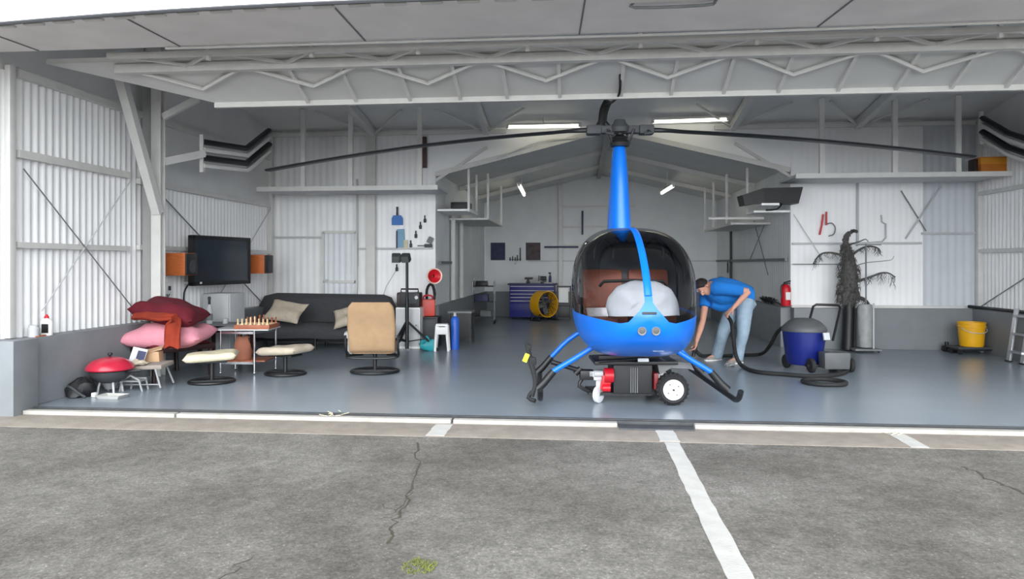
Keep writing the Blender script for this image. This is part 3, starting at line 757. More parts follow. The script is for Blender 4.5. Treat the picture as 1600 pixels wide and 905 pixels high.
# white sun shade / cover folded over the console, standing on the cabin floor
M_ = Matrix.Rotation(HRZ, 4, 'Z'); M_.translation = hb
dm = MB(); rings = []
for i in range(13):
    v = i/12; rings.append([V(.05+.37*math.cos(PI*k/20*1.0), 0, 0) for k in range(21)])
prof = []
bmv = []
for j in range(9):
    w = -1+2*j/8; rowy = -.66+.17*w; sc = math.sqrt(max(.02,1-w*w*.82))
    row = [V(.05+.36*sc*math.copysign(abs(math.cos(PI*k/24))**.8, math.cos(PI*k/24)), rowy+.02*math.sin(5*k/24*PI), .95+(.335*sc)*math.sin(PI*k/24)**.85+.006*math.sin(k*1.7+j)) for k in range(25)]
    row += [V(.05-.36*sc+.72*sc*k/6, rowy, .95) for k in range(1,6)]
    bmv.append([M_ @ p for p in row])
cover = dm.loft(bmv).build('sun_cover', cloth_white)
tag(cover, 'white domed cloth cover on the console behind the helicopter windshield', 'cover')

# ================================================================== battery ground cart under the helicopter
cb = P(985, 620, d=7.42); cb.z = 0
ct = thing('ground_cart', 'black battery ground cart with white-hubbed wheel under the blue helicopter', 'cart', cb, A)
def C(px, py, d=7.42):
    """photo pixel -> cart frame"""
    return V((px-800)/F*d-(985-800)/F*7.42, d-7.42, H-(py-HOR)/F*d)
x0 = C(957,600).x; x1 = C(1018,600).x
MB().box(((x0+x1)/2,.16,.255),(x1-x0,.44,.30),bev=.02).build('battery_box', blackp, ct)
rib = MB()
for k in range(4): rib.box((x0+.18+.022*k,-.066,.25),(.008,.008,.26))
rib.build('rib', mgrey, ct)
MB().box((x1+.03,.0,.24),(.045,.2,.17),bev=.01).build('red_side', dred, ct)['label'] = 'dark red side panel'
fr = MB(); fr.box((.05,.20,.425),(.86,.56,.035),bev=.008); fr.box((-.12,.05,.47),(.42,.10,.05),bev=.01); fr.box((.12,.25,.47),(.42,.2,.06),bev=.015); fr.tube([(-.34,-.08,.44),(-.1,-.10,.46),(.14,-.08,.48)],.014,8,sm=3)
fr.box((.30,.20,.12),(.5,.40,.05)); fr.box((-.1,.2,.095),(.66,.40,.03))
fr.build('frame', black, ct)
MB().box(tuple(C(1005,563,7.2)),(.11,.03,.035),rot=(-.3,0,0),bev=.008).build('white_latch', whitep, ct)['label'] = 'small white latch'
fd = MB(); fd.prism([(.30,-.02,.30),(.28,-.02,.40),(.34,-.02,.445),(.62,-.02,.42),(.66,-.02,.34),(.60,-.02,.36),(.42,-.02,.37)],(0,.30,0)); fd.build('fender', mgrey, ct)
def wheel(c, r, w, name='wheel', hubr=.11, parent=ct):
    t = MB(); c = Vector(c)
    t.lathe([(hubr*.9,-w/2+.01),(r*.80,-w/2),(r*.95,-w*.36),(r,-w*.2),(r,w*.2),(r*.95,w*.36),(r*.8,w/2),(hubr*.9,w/2-.01)], c, 36, axis=(0,1,0))
    for k in range(22):
        a_ = 2*PI*k/22; t.box(c+V(math.cos(a_)*r*.985,0,math.sin(a_)*r*.985),(.012,w*.66,.02),rot=(0,-a_,0))
    o = t.build(name, blackr, parent)
    h = MB().lathe([(0,-w/2-.004),(hubr*.3,-w/2-.006),(hubr*.62,-w/2+.012),(hubr*.9,-w/2+.006),(hubr,-w/2-.004),(hubr,w/2)], c, 28, axis=(0,1,0))
    h.build('hub', whitep, o)['label'] = 'white wheel hub'
    b_ = MB().cyl(c+V(0,-w/2-.012,0), c+V(0,-w/2+.01,0), .012, 8)
    for k in range(4): b_.cyl(c+V(math.cos(PI*k/2+.6)*.062,-w/2-.006,math.sin(PI*k/2+.6)*.062), c+V(math.cos(PI*k/2+.6)*.062,-w/2+.012,math.sin(PI*k/2+.6)*.062), .006, 6)
    b_.build('bolt', dgrey, o)
    return o
wc = C(1050,608,7.33); wheel((wc.x,wc.y,.166), .164, .14, hubr=.105); wheel((wc.x,.62,.166), .164, .14, hubr=.105)
cx = C(935,600,7.45).x
cs = MB(); cs.lathe([(.02,-.022),(.075,-.022),(.088,-.015),(.09,0),(.088,.015),(.075,.022),(.02,.022)],(cx,.02,.09),24,axis=(.75,-.65,0)); cw = cs.build('caster_wheel', greyhub, ct)
ck = MB(); ck.box((cx+.01,.02,.20),(.05,.05,.10),bev=.01); ck.prism([(cx-.03,-.01,.08),(cx+.0,-.01,.08),(cx+.03,-.01,.24),(cx-.03,-.01,.24)],(.02,.02,0)); ck.box((cx,.02,.26),(.11,.1,.04),bev=.01); ck.build('caster_fork', lgrey, ct)
rm = MB(); rm.cyl((cx+.05,-.06,.30),(cx+.14,-.06,.30),.075,18); rm.box((cx+.07,-.02,.22),(.10,.10,.16),rot=(0,.15,0),bev=.02); rm.cyl((cx+.03,-.06,.17),(cx+.11,-.06,.17),.04,14); rm.build('motor', redp, ct)['label'] = 'red motor housing'
rx = MB(); rx.box((cx-.03,.06,.30),(.16,.14,.07),bev=.015); rx.cyl((cx-.05,-.03,.31),(cx+.04,-.03,.31),.03,12); rx.build('gearbox', lgrey, ct)
pk = C(905,578); pb = C(862,566)
db = MB(); db.box((cx-.12,.06,.29),(.15,.14,.10),bev=.02); db.tube([(cx-.10,.04,.30),(pk.x,.03,pk.z-.01),(pb.x,.02,pb.z)],.026,10); db.cyl((pk.x-.04,.03,.30),(pk.x+.02,.03,.36),.03,10); db.tube([(cx-.16,.06,.25),(cx-.2,.05,.17),(cx-.06,.06,.10)],.02,8,sm=2)
db.build('drawbar', black, ct)

# ================================================================== hanging cable above the rotor
hq = V(P(968,108,d=7.3)); t = thing('hanging_hose', 'thin black cable and thick black hose hanging above the rotor hub', 'hose', hq)
def HQ(px, py, d): return P(px, py, d=d)-hq
MB().tube([HQ(969,108,7.3),HQ(969,135,7.4),HQ(966,150,7.6),HQ(956,160,8.0),HQ(946,164,8.3)], .014, 8, sm=4).build('cable', black, t)
MB().tube([HQ(950,158,8.3),HQ(944,172,8.35),HQ(941,190,8.4),HQ(938,200,8.4)], [.05,.055,.05,.03], 10, sm=3).build('hose_end', black, t)
fr = MB(); fr.tube([HQ(941,186,8.4),HQ(934,198,8.4),HQ(932,204,8.4)],.03,8); fr.tube([HQ(941,186,8.4),HQ(950,197,8.4),HQ(950,204,8.4)],.03,8); fr.build('clamp', black, t)
# ================================================================== left lounge corner
# --- television and its two speakers
p0, p1 = P(298,407,d=10.2), P(389,407,d=11.45)
zc = 1.45+.045; mid = (p0+p1)/2; dv = (p1-p0); dv.z = 0; wtv = dv.length; rz = math.atan2(dv.y, dv.x)
tv = thing('television', 'large black flat television on a bracket on the left corrugated wall', 'television', (mid.x,mid.y,1.13), rz)
bz = MB()
for c, s in (((0,0,.03),(wtv,.07,.06)),((0,0,.70),(wtv,.07,.06)),((-wtv/2+.03,0,.365),(.06,.07,.73)),((wtv/2-.03,0,.365),(.06,.07,.73))): bz.box(c, s, bev=.008)
bz.box((0,.03,.365),(wtv-.02,.05,.72)); bz.build('bezel', blackp, tv)
MB().box((0,-.018,.365),(wtv-.1,.012,.63)).build('screen', screen_m, tv)
b = MB(); b.bar((-.2,.05,.35),(-.2,.34,.35),.06,.06); b.box((-.2,.06,.35),(.5,.03,.4)); b.tube([(-wtv/2+.05,.06,.05),(-wtv/2+.03,.14,-.1),(-wtv/2+.1,.2,-.35)],.012,6,sm=3); b.build('wall_bracket', black, tv)
def spk(px, py, d, xo, label):
    p = P(px, py, d=d); t = thing('speaker', label, 'speaker', (XL+.21+xo,p.y+.17,p.z-.16))
    MB().bar((-.16-xo,.0,.10),(-.10,0,.10),.10,.04).build('wall_arm', black, t)
    MB().box((0,0,.16),(.32,.30,.31),bev=.008).build('cabinet', wood, t)
    g = MB().box((.168,0,.16),(.025,.285,.295),bev=.006).build('grille', blackp, t)
    MB().lathe([(0,0),(.085,.0),(.09,.008),(.06,.004),(.02,.012),(0,.012)],(.18,0,.13),20,axis=(1,0,0)).build('cone', dgrey, g)
    return t
spk(275,413,9.75,0,'orange wooden speaker with black grille left of the television')
spk(397,413,11.75,.20,'orange wooden speaker with black grille right of the television')
b_ = MB().box((XL+.15,10.0,1.17),(.26,.30,.03),bev=.004); tag(b_.build('wall_bracket_shelf', steel_w), 'small white shelf bracket under the left speaker', 'shelf')
p = P(263,446,X=XL+.07); t = thing('wall_socket', 'small white socket box on the left wall below the speaker', 'socket', (XL+.05,p.y,p.z-.1))
MB().box((0,0,.06),(.07,.12,.16),bev=.01).build('box', whitep, t); MB().box((.04,0,.06),(.012,.05,.06),bev=.004).build('cover', dgrey, t); MB().tube([(0,0,.0),(.0,.02,-.06),(.01,.05,-.02)],.008,6,sm=2).build('cord', mgrey, t)
# --- white cabinet under the television with a bottle on a small table
p = P(350,505,d=11.0); t = thing('white_cabinet', 'pale grey-white cabinet standing under the television', 'cabinet', (p.x,p.y,0), -.06)
w_ = 46/F*11; 
MB().box((0,0,.51),(w_,.42,.98),bev=.015).build('body', lgrey, t); MB().box((0,-.222,.52),(w_-.03,.02,.93),bev=.008).build('door', lgrey, t)
MB().box((-w_/2+.05,-.24,.60),(.02,.02,.2),bev=.006).build('handle', mgrey, t); MB().box((0,0,.012),(w_-.04,.38,.024)).build('plinth', dgrey, t)
# --- dark low table behind the armchair
tb = P(354,545,d=10.45); t = thing('low_table', 'low grey-topped table between the maroon cushion pile and the chess table', 'table', (tb.x,tb.y,0), -.1)
MB().box((0,0,.565),(.74,.42,.03),bev=.008).build('tabletop', mgrey, t); MB().box((.0,.05,.50),(.66,.32,.10),bev=.01).build('apron', dwood, t)
for x in (-.32,.32):
    for y in (-.16,.16): MB().box((x,y,.225),(.045,.045,.45),bev=.006).build('leg', dwood, t)
bp_ = P(325,510,d=10.35); t = thing('bottle', 'clear bottle with dark neck on the low grey table', 'bottle', (bp_.x+.02,bp_.y,.58))
MB().lathe([(.0,0),(.042,.0),(.045,.02),(.045,.19),(.036,.23),(.018,.27),(.016,.28)], n=18).build('body', lgrey, t); MB().lathe([(.016,.28),(.018,.29),(.017,.35),(.022,.355),(.02,.39),(0,.395)], n=14).build('neck', black, t); MB().lathe([(.046,.05),(.0465,.055),(.0465,.14),(.046,.145)], n=18).build('label', mgrey, t)
jp = P(352,512,d=10.35); tag(MB().lathe([(0,0),(.035,.0),(.04,.03),(.036,.07),(.03,.075),(0,.07)], (jp.x,jp.y,.581), 14).build('glass', lgrey), 'small pale tumbler on the low grey table beside the chess table', 'glass')
# --- futon sofa
sx0, sx1 = P(392,530,Y=11.9).x, P(614,530,Y=11.9).x; cx_ = (sx0+sx1)/2; ws_ = sx1-sx0
so = thing('sofa', 'long charcoal futon sofa against the left back wall', 'sofa', (cx_,11.98,0))
st_ = MB()
prof = [(-.46,.20),(-.49,.26),(-.49,.36),(-.44,.42),(-.30,.445),(.10,.44),(.14,.40),(.14,.24),(.10,.19)]
st_.loft([[V(-ws_/2+ws_*i/14, y, z+.008*math.sin(i*1.3)) for y, z in prof] for i in range(15)]); st_.build('seat', fut, so, sharp=60)
bk = MB(); rings = []
for i in range(19):
    u = i/18; e = min(1, min(u,1-u)/.10); e = math.sin(e*PI/2)**.6; top_ = .60+.33*e-.03*u; x = -ws_/2+ws_*u*1.0
    rings.append([V(x+(-.06 if u<.08 else 0)*(z>.5), y+(z-.4)*.34, .40+(z-.40)*(top_-.40)/.53) for y, z in ((.04,.40),(.02,.55),(.04,.80),(.10,.92),(.18,.93),(.24,.86),(.24,.45),(.20,.40))])
bk.loft(rings); bk.build('backrest', fut, so, sharp=60)
for x in (-ws_/2+.15,0,ws_/2-.15):
    for y in (-.36,.18): MB().cyl((x,y,0),(x,y,.22),.025,10).build('leg', black, so)
MB().box((0,-.05,.16),(ws_-.2,.5,.06)).build('base_frame', black, so)
def cush(name, label, px, py, d, sx, sy, th, rot, m, cat='cushion', **k):
    p = P(px, py, d=d); return tag(MB().pillow(p, sx, sy, th, rot, **k).build(name, m, sharp=80), label, cat)
cush('cushion','cream cushion propped at the left end of the charcoal sofa',446,487,11.85,.64,.46,.15,(.72,.12,-.1),cream2,lump=.10,seed=3)
cush('cushion','cream cushion on the sofa peeking out behind the tan chair',546,494,11.85,.54,.44,.14,(.7,-.25,.15),cream2,lump=.12,seed=5)
p = P(541,523,d=10.6)
# --- glass side table with chess set
tb = P(388,575,d=9.55); t = thing('side_table', 'chrome-legged side table holding the chess set', 'table', (tb.x,tb.y,0), A); tq = t
zt = .585
MB().box((-.02,.0,zt),(.74,.50,.018),bev=.004).build('tabletop', lgrey, t)
for x in (-.27,.13,.30,-.2):
    pass
for x, y in ((-.29,-.2),(.16,-.22),(-.25,.2),(.30,.2)):
    l_ = MB().cyl((x,y,0.02),(x,y,zt),.016,10); l_.ball((x,y,.022),.022,10); l_.build('leg', chrome, t)
for a_, b_ in (((-.29,-.2,zt-.04),(.16,-.22,zt-.04)),((-.29,-.2,.15),(.16,-.22,.15)),((.16,-.22,.15),(.30,.2,.15)),((.16,-.22,zt-.04),(.30,.2,zt-.04))): MB().bar(a_,b_,.02,.03).build('rail', chrome, t)
MB().box((-.0,.0,.172),(.58,.40,.016),bev=.003).build('lower_shelf', chesswood, t)
Mq = Matrix.Rotation(A,4,'Z'); Mq.translation = Vector((tb.x,tb.y,0))
cbd = thing('chess_board', 'wooden chess board on the side table before the sofa', 'chess board', Mq @ V(.13,-.03,zt+.009), A)
MB().box((0,0,.028),(.46,.42,.056),bev=.006).build('box', chesswood, cbd)
sq_ = MB()
for i in range(8):
    for j in range(8):
        if (i+j) % 2: sq_.box((-.192+.0549*i,-.171+.0489*j,.057),(.053,.047,.003))
sq_.build('pale_squares', chesspale, cbd)
rd = random.Random(5); proto = None
for i in range(8):
    for j, m_ in ((0,chesspale),(7,chesswood)):
        h_ = .07+.03*(i in (3,4))+.012*rd.random(); pos = Mq @ V(.13-.192+.0549*i, -.03-.171+.0489*j, zt+.009+.0585)
        o = MB().lathe([(0,0),(.019,.0),(.019,.008),(.010,.018),(.008,h_*.6),(.014,h_*.68),(.009,h_*.74),(.012,h_*.86),(.006,h_*.97),(0,h_)], pos, 10).build('chess_piece', m_)
        tag(o, 'small pale chess piece in the row nearest the camera' if j == 0 else 'small brown chess piece in the row farthest from the camera', 'chess piece', 'pale chess pieces in the near row' if j == 0 else 'brown chess pieces in the far row')
bp_ = Mq @ V(-.05,-.06,.181)
bg = thing('paper_bag', 'crumpled brown bag standing on the lower shelf of the chess table', 'bag', bp_, .3)
r_ = MB(); rings = []
for z, a_, b_ in ((0,.11,.07),(.10,.115,.075),(.20,.10,.055),(.27,.075,.03),(.30,.085,.02)):
    rings.append([V(a_*math.cos(t_)*(1+.10*math.sin(5*t_+z*20)), b_*math.sin(t_)*(1+.12*math.cos(4*t_+z*30)), z) for t_ in [2*PI*k/22 for k in range(22)]])
r_.loft(rings); r_.build('bag_body', brownbag, bg); MB().tube([(-.05,0,.28),(-.03,0,.345),(.03,0,.345),(.05,0,.28)],.008,6,sm=4).build('handle', brownbag, bg)
# --- ottomans and the matching chair on ring bases
def ringbase(t, r=.27, z=.018, m=black, h=.3, cr=None):
    rb = MB(); rb.tube([(r*math.cos(2*PI*k/28), r*.92*math.sin(2*PI*k/28), z) for k in range(28)], .018, 8, closed=True)
    rb.bar((-r,0,z+.004),(r,0,z+.004),.05,.02); rb.build('ring_base', m, t)
    MB().cyl((0,0,z),(0,0,h),.026,12).build('pedestal', m, t)
def ottoman(px, d, label, m, rz, sx, sy, ztop, tilt=0):
    p = P(px, 590, d=d); t = thing('ottoman', label, 'footstool', (p.x,p.y,0), rz)
    ringbase(t, .26, h=ztop-.10)
    MB().box((0,0,ztop-.115),(sx*.6,sy*.5,.025),bev=.005).build('seat_plate', black, t)
    MB().pillow((0,0,ztop-.05), sx, sy, .10, (0,tilt,0), lump=.05, pinch=.0, seed=int(px), pw=12).build('cushion', m, t, sharp=80)
ottoman(331, 8.72, 'bright cream footstool on a black ring base, nearest the camera', cream, A+.28, .60, .46, .375, -.05)
ottoman(446, 9.35, 'beige footstool with a folded cover, right of the chess table', cream2, A-.35, .60, .46, .37, -.07)
cp = P(586,583,d=9.55); t = thing('swivel_chair', 'tan high-backed swivel chair with its back to the camera', 'chair', (cp.x,cp.y,0), A+PI+.02)
ringbase(t, .315, h=.30)
# chair local frame faces -y (away from the camera after the turn)
MB().box((0,-.05,.33),(.56,.56,.13),bev=.045).build('seat', beige, t)
bk = MB(); rings = []
for i in range(13):
    u = i/12; w = .315-.02*abs(u-.5)*2-(.05*max(0,(u-.86)/.14)**2); zz = .285+.665*u; yy = .20+.12*u
    th = .115*(.55+.45*math.sin(PI*min(1,u*1.0+.0))**.4 if 0<u<1 else .45)
    rings.append([V(w*math.copysign(abs(math.cos(q_))**.35, math.cos(q_)), yy+th*.5*math.copysign(abs(math.sin(q_))**.6, math.sin(q_))+.01*math.sin(9*u), zz) for q_ in [2*PI*(k+.5)/28 for k in range(28)]])
bk.loft(rings); bk.build('backrest', beige, t, sharp=60)
for s in (-1,1):
    MB().tube([(s*.16,.0,.235),(s*.30,.05,.235),(s*.335,.15,.25),(s*.34,.24,.34),(s*.34,.26,.52)],.016,8,sm=4).build('side_tube', black, t)
MB().tube([(-.335,.15,.25),(-.30,.24,.225),(0,.26,.215),(.30,.24,.225),(.335,.15,.25)],.016,8,sm=4).build('rear_tube', black, t)
ar = MB().tube([(.36,-.14,.49),(.36,.0,.50),(.35,.10,.50)],[.05,.055,.04],10,sm=3); ar.tube([(.34,.04,.47),(.34,.06,.30),(.30,.05,.24)],.014,6); ar.build('arm_pad', cloth_white, t)['label'] = 'white padded arm'
# --- armchair with the cushion pile
ac = P(258,560,d=9.2); t = thing('armchair', 'dark wooden armchair by the left wall loaded with coloured cushions', 'chair', (ac.x,ac.y,0), math.radians(62))
for x, y, h_ in ((-.38,-.40,.40),(.38,-.40,.40),(-.38,.36,.80),(.38,.36,.80)):
    MB().tube([(x,y,0),(x,y+(.0 if y<0 else .03),h_*.5),(x,y+(.0 if y<0 else .08),h_)],.028,8).build('leg', dwood, t)
MB().box((0,-.02,.385),(.86,.84,.07),bev=.02).build('seat_frame', dwood, t)
MB().pillow((0,-.03,.43),.80,.80,.11,lump=.02,pinch=.02).build('seat_cushion', maroon, t, sharp=80)
b_ = MB()
for z in (.56,.68,.79): b_.tube([(-.40,.41+.04*(z-.5),z),(0,.50,z),(.40,.41+.04*(z-.5),z)],.022,8,sm=4)
b_.build('back_rail', dwood, t)
cush('cushion','large soft pink cushion at the bottom of the pile on the dark armchair',265,524,9.0,.98,.66,.27,(.10,-.02,A),pink_f,lump=.14,pinch=.02,seed=11)
bl = MB(); rings = []
pts = [(-.36,.02,.16),(-.2,.0,.165),(.02,-.02,.15),(.14,-.06,.135),(.22,-.17,.06),(.25,-.24,-.02),(.26,-.27,-.13),(.265,-.275,-.20)]
p = P(264,513,d=8.80)
rings = []
for i,(x,y,z) in enumerate(pts):
    w = .26 if i < 3 else .13; n_ = 12
    dvec = (1,0,0) if i < 3 else None
    ring_ = []
    for k in range(24):
        q_ = 2*PI*k/24; a_ = math.cos(q_)*w; b2 = math.sin(q_)*.045
        fold = .012*math.sin(6*q_+i)
        if i < 4: ring_.append(p+V(x, y+a_*.9, z+b2+fold-.18*max(0,abs(a_)-.12)))
        else: ring_.append(p+V(x-.06+a_*.75, y+b2+fold, z+.02*math.sin(3*q_)))
    rings.append(ring_)
bl.loft(rings); tag(bl.build('blanket', orange_f, sharp=80), 'rust-orange folded blanket hanging down between the pink and maroon cushions', 'blanket')
cush('cushion','maroon oblong cushion on top of the pile on the dark armchair',266,488,9.0,.80,.56,.27,(.10,.20,A),maroon,lump=.10,pinch=.01,seed=21)
# --- tabletop barbecue, drip tray, bag, folding stand with papers
gp = P(172,612,d=8.05); t = thing('barbecue', 'round barbecue with a red lid and dark bowl by the left wall', 'barbecue', (gp.x,gp.y,0), .1)
MB().lathe([(.0,.115),(.10,.118),(.165,.15),(.205,.205),(.215,.25),(.20,.25),(.16,.17)], n=32).build('bowl', dgrey, t)
lid = MB().lathe([(.245,.262),(.25,.275),(.235,.31),(.19,.355),(.12,.385),(.05,.397),(0,.40)], n=36).build('lid', redlid, t)
MB().lathe([(.010,.395),(.012,.415),(.026,.425),(.024,.445),(0,.45)], n=14).build('knob', black, lid)
for a_ in (.6,2.2,3.9,5.5): MB().tube([(.10*math.cos(a_),.10*math.sin(a_),.14),(.12*math.cos(a_),.12*math.sin(a_),.05),(.125*math.cos(a_),.125*math.sin(a_),0)],.012,8).build('leg', lgrey, t)
MB().lathe([(.05,.04),(.08,.10),(.085,.12),(0,.12)], n=18).build('ash_cup', mgrey, t)
MB().tube([(.21,-.06,.235),(.30,-.08,.25),(.38,-.06,.255)],.014,8,sm=2).build('side_handle', black, t)
tp = P(176,621,d=7.72); tag(MB().loft([[V(tp.x+x*s_,tp.y+y*s_,z) for x,y in ((-.15,-.08),(.13,-.09),(.15,.08),(-.13,.09))] for z, s_ in ((0,.82),(.035,1),(.035,.93),(.008,.78))]).build('tray', mat('off_white_tray',(176,176,172),.5)), 'shallow white tray on the floor under the red-lidded barbecue', 'tray')
bgp = P(120,620,d=7.80); t = thing('bag', 'crumpled black bag on the floor left of the barbecue', 'bag', (bgp.x+.02,bgp.y,0), .2)
r_ = MB(); rings = []
for z, a_, b_ in ((.0,.10,.08),(.02,.145,.12),(.09,.15,.12),(.15,.12,.10),(.19,.07,.06),(.205,.02,.02)):
    rings.append([V(a_*math.cos(q_)*(1+.13*math.sin(3*q_+z*22))+z*.25, b_*math.sin(q_)*(1+.15*math.cos(4*q_+z*31)), z+.012*math.sin(5*q_)*(z>0)) for q_ in [2*PI*k/26 for k in range(26)]])
r_.loft(rings); r_.build('bag_body', black, t); MB().tube([(-.06,-.10,.13),(.0,-.15,.12),(.08,-.14,.05),(.13,-.13,.015)],.014,8,sm=3).build('strap', dgrey, t)
tag(MB().box((bgp.x+.22,bgp.y-.02,.026),(.05,.05,.05),bev=.012).build('cap', whitep), 'small white cap on the floor between the bag and barbecue', 'cap')
palegrey = mat('pale_grey_tube', (146,148,150), .5)
fp = P(229,604,d=8.4); t = thing('folding_stool', 'low taupe folding stool with pale splayed legs beside the barbecue', 'stool', (fp.x,fp.y,0), .12)
tp_m = mat('taupe_fabric', (150,140,132), .9, var=.06, bump=.2)
MB().box((0,0,.255),(.50,.34,.05),rot=(.04,-.03,0),bev=.018).build('seat', tp_m, t)
for s in (-1,1):
    MB().tube([(s*.17,-.15,.24),(s*.25,-.19,.02)],.011,8).build('leg', palegrey, t); MB().tube([(s*.17,.13,.24),(s*.24,.17,.02)],.011,8).build('leg', palegrey, t)
MB().tube([(-.24,-.19,.06),(.24,-.19,.06)],.008,6).build('stretcher', palegrey, t)
ws2 = P(204,606,d=8.1); t = thing('wire_stand', 'small white wire stand half hidden behind the barbecue bowl', 'stand', (ws2.x,ws2.y,0), 0)
w_ = MB(); w_.tube([(-.13,0,.0),(-.10,0,.13),(0,0,.18),(.10,0,.13),(.14,0,.0)],.012,8); w_.build('frame', palegrey, t); MB().tube([(-.10,.16,.0),(-.08,.16,.13),(.08,.16,.13),(.11,.16,.0)],.012,8).build('frame', palegrey, t); MB().box((0,.08,.115),(.20,.16,.014)).build('shelf', palegrey, t)
bx = P(238,572,d=8.55); t = thing('carton', 'opened tan carton lying on the taupe stool', 'carton', (bx.x,bx.y,.283), .2)
MB().box((0,0,.06),(.22,.16,.12),bev=.006,taper=.9).build('carton_body', card, t); MB().box((.02,-.02,.138),(.22,.13,.014),rot=(.2,-.25,.1)).build('flap', card, t)
bx = P(216,568,d=8.35); t = thing('magazine', 'folded white magazine with a dark picture leaning on the tan carton', 'magazine', (bx.x,bx.y,.285), .4)
MB().box((0,0,.085),(.16,.025,.19),rot=(-.35,.25,0),bev=.004).build('pages', lgrey, t); MB().box((.03,-.022,.085),(.085,.008,.12),rot=(-.35,.25,0)).build('cover_picture', poster_b, t)
cl_ = P(218,578,d=8.3); tag(MB().pillow((cl_.x,cl_.y-.04,.30),.24,.16,.04,(0,0,.1),lump=.2,seed=4).build('cloth', cream2), 'pale folded cloth on the near edge of the taupe stool', 'cloth')
# --- bottle on the pier
bp_ = P(75,524,X=-5.62); t = thing('bottle', 'white plastic bottle with red cap and black label on the left ledge', 'bottle', (-5.56,6.66,.695))
t.location = (-5.62, 7.05, ST+.002)
MB().loft([[V(a_*math.copysign(abs(math.cos(q_))**.7,math.cos(q_)), b_*math.copysign(abs(math.sin(q_))**.7,math.sin(q_)), z) for q_ in [2*PI*k/20 for k in range(20)]] for z, a_, b_ in ((0,.058,.035),(.01,.062,.038),(.14,.062,.038),(.165,.045,.03),(.175,.022,.022),(.185,.02,.02))]).build('body', whitep, t)
MB().lathe([(0,.18),(.023,.18),(.023,.2),(.014,.205),(.012,.22),(0,.222)], n=14).build('cap', redp, t)['label'] = 'red cap'
MB().box((.01,-.0385,.075),(.075,.006,.095),bev=.002).build('label', black, t)
jj = P(48,524,d=6.95); jr = thing('jar', 'small pale jar behind the white bottle on the left ledge', 'jar', (-5.63,6.88,ST+.002)); MB().lathe([(0,0),(.05,0),(.052,.01),(.052,.09),(.04,.105)], n=20).build('body', lgrey, jr); MB().lathe([(.04,.103),(.043,.104),(.043,.122),(0,.123)], n=20).build('lid', lgrey, jr)
rl = P(62,531,d=6.9); tag(MB().box((-5.60,6.93,.697),(.03,.16,.012),rot=(0,0,.1)).build('wood_strip', wood), 'small brown wooden strip lying between the pale jar and the white bottle', 'strip')
# ================================================================== corner by the work light
def at(px, py, d): return P(px, py, d=d)
p = at(636,545,12.0); t = thing('work_light', 'black twin-head work light on a tall tripod', 'work light', (p.x,p.y,0), 0)
MB().cyl((0,0,.02),(0,0,.85),.033,12).build('pole', black, t); MB().cyl((0,0,.85),(0,0,1.50),.024,12).build('upper_pole', black, t)
for a_, l_ in ((-.35,.60), (2.2,.36), (4.3,.5)):
    MB().bar((.02*math.cos(a_),.02*math.sin(a_),.47),(l_*math.cos(a_),l_*math.sin(a_)*.7,.015),.03,.03).build('leg', black, t)
    MB().bar((.0,.0,.14),(.36*math.cos(a_),.36*math.sin(a_)*.7,.20),.015,.02).build('strut', black, t)
MB().bar((-.22,0,1.50),(.03,0,1.50),.03,.04).build('crossbar', black, t)
for x, rz_ in ((-.17,.35),(-.01,-.15)):
    hd = MB().box((x,-.05,1.545),(.15,.11,.14),rot=(.5,0,rz_),bev=.02).build('lamp_head', dgrey, t)
    MB().box((x,-.112,1.515),(.12,.012,.11),rot=(.5,0,rz_)).build('lamp_glass', lampglass, hd)
# white cabinet and things on it
p = at(641,545,12.35); t = thing('floor_cabinet', 'white square cabinet standing behind the work light tripod', 'cabinet', (p.x,p.y,0), 0); w_ = 38/F*12.3
MB().box((0,0,.35),(w_,.36,.70),bev=.01).build('body', whitep, t); MB().box((0,-.188,.36),(w_-.03,.015,.64),bev=.005).build('door', lgrey, t); MB().cyl((w_/2-.06,-.19,.4),(w_/2-.06,-.215,.4),.013,10).build('knob', mgrey, t)
bt = thing('portable_radio', 'black boxy radio with a handle on the white cabinet', 'radio', (p.x-.01,p.y,.70), 0)
MB().box((0,0,.13),(.40,.26,.25),bev=.025).build('body', blackp, bt); MB().box((-.17,-.125,.13),(.05,.02,.18),bev=.006).build('side_panel', dwood, bt)
MB().tube([(-.15,0,.25),(-.15,0,.31),(.15,0,.31),(.15,0,.25)],.014,8).build('handle', black, bt)
MB().box((.05,-.135,.14),(.22,.014,.14),bev=.006).build('grille', dgrey, bt)
MB().lathe([(0,0),(.03,0),(.03,.012),(0,.016)],(.15,-.135,.17),14,axis=(0,-1,0)).build('dial', greyhub, bt)
# dark tool trolley behind, with red fuel can and funnel
p = at(672,545,12.6)
t = thing('storage_bin', 'low dark grey storage box right of the white cabinet', 'box', (p.x,p.y-.05,0), 0)
MB().box((0,0,.25),(.36,.34,.50),bev=.02).build('box_body', blackp, t); MB().box((0,-.175,.30),(.30,.02,.34),bev=.008).build('front_panel', dgrey, t); MB().box((0,0,.51),(.38,.36,.03),bev=.008).build('lid', black, t)
fc = thing('fuel_can', 'red plastic fuel can on the dark storage box', 'fuel can', (p.x-.03,p.y-.04,.525), .2)
MB().box((0,0,.15),(.26,.18,.30),bev=.04).build('body', mat('red_orange_plastic',(206,74,62),.45,var=.06), fc); MB().tube([(-.08,0,.30),(-.06,0,.36),(.06,0,.36),(.08,0,.30)],.015,8,sm=3).build('handle', redp, fc); MB().cyl((.09,0,.29),(.12,0,.35),.022,10).build('spout', black, fc)
hs = thing('coiled_hose', 'coil of black hose hanging at the corner below the red funnel', 'hose', (BL-.06,YB-.14,.98))
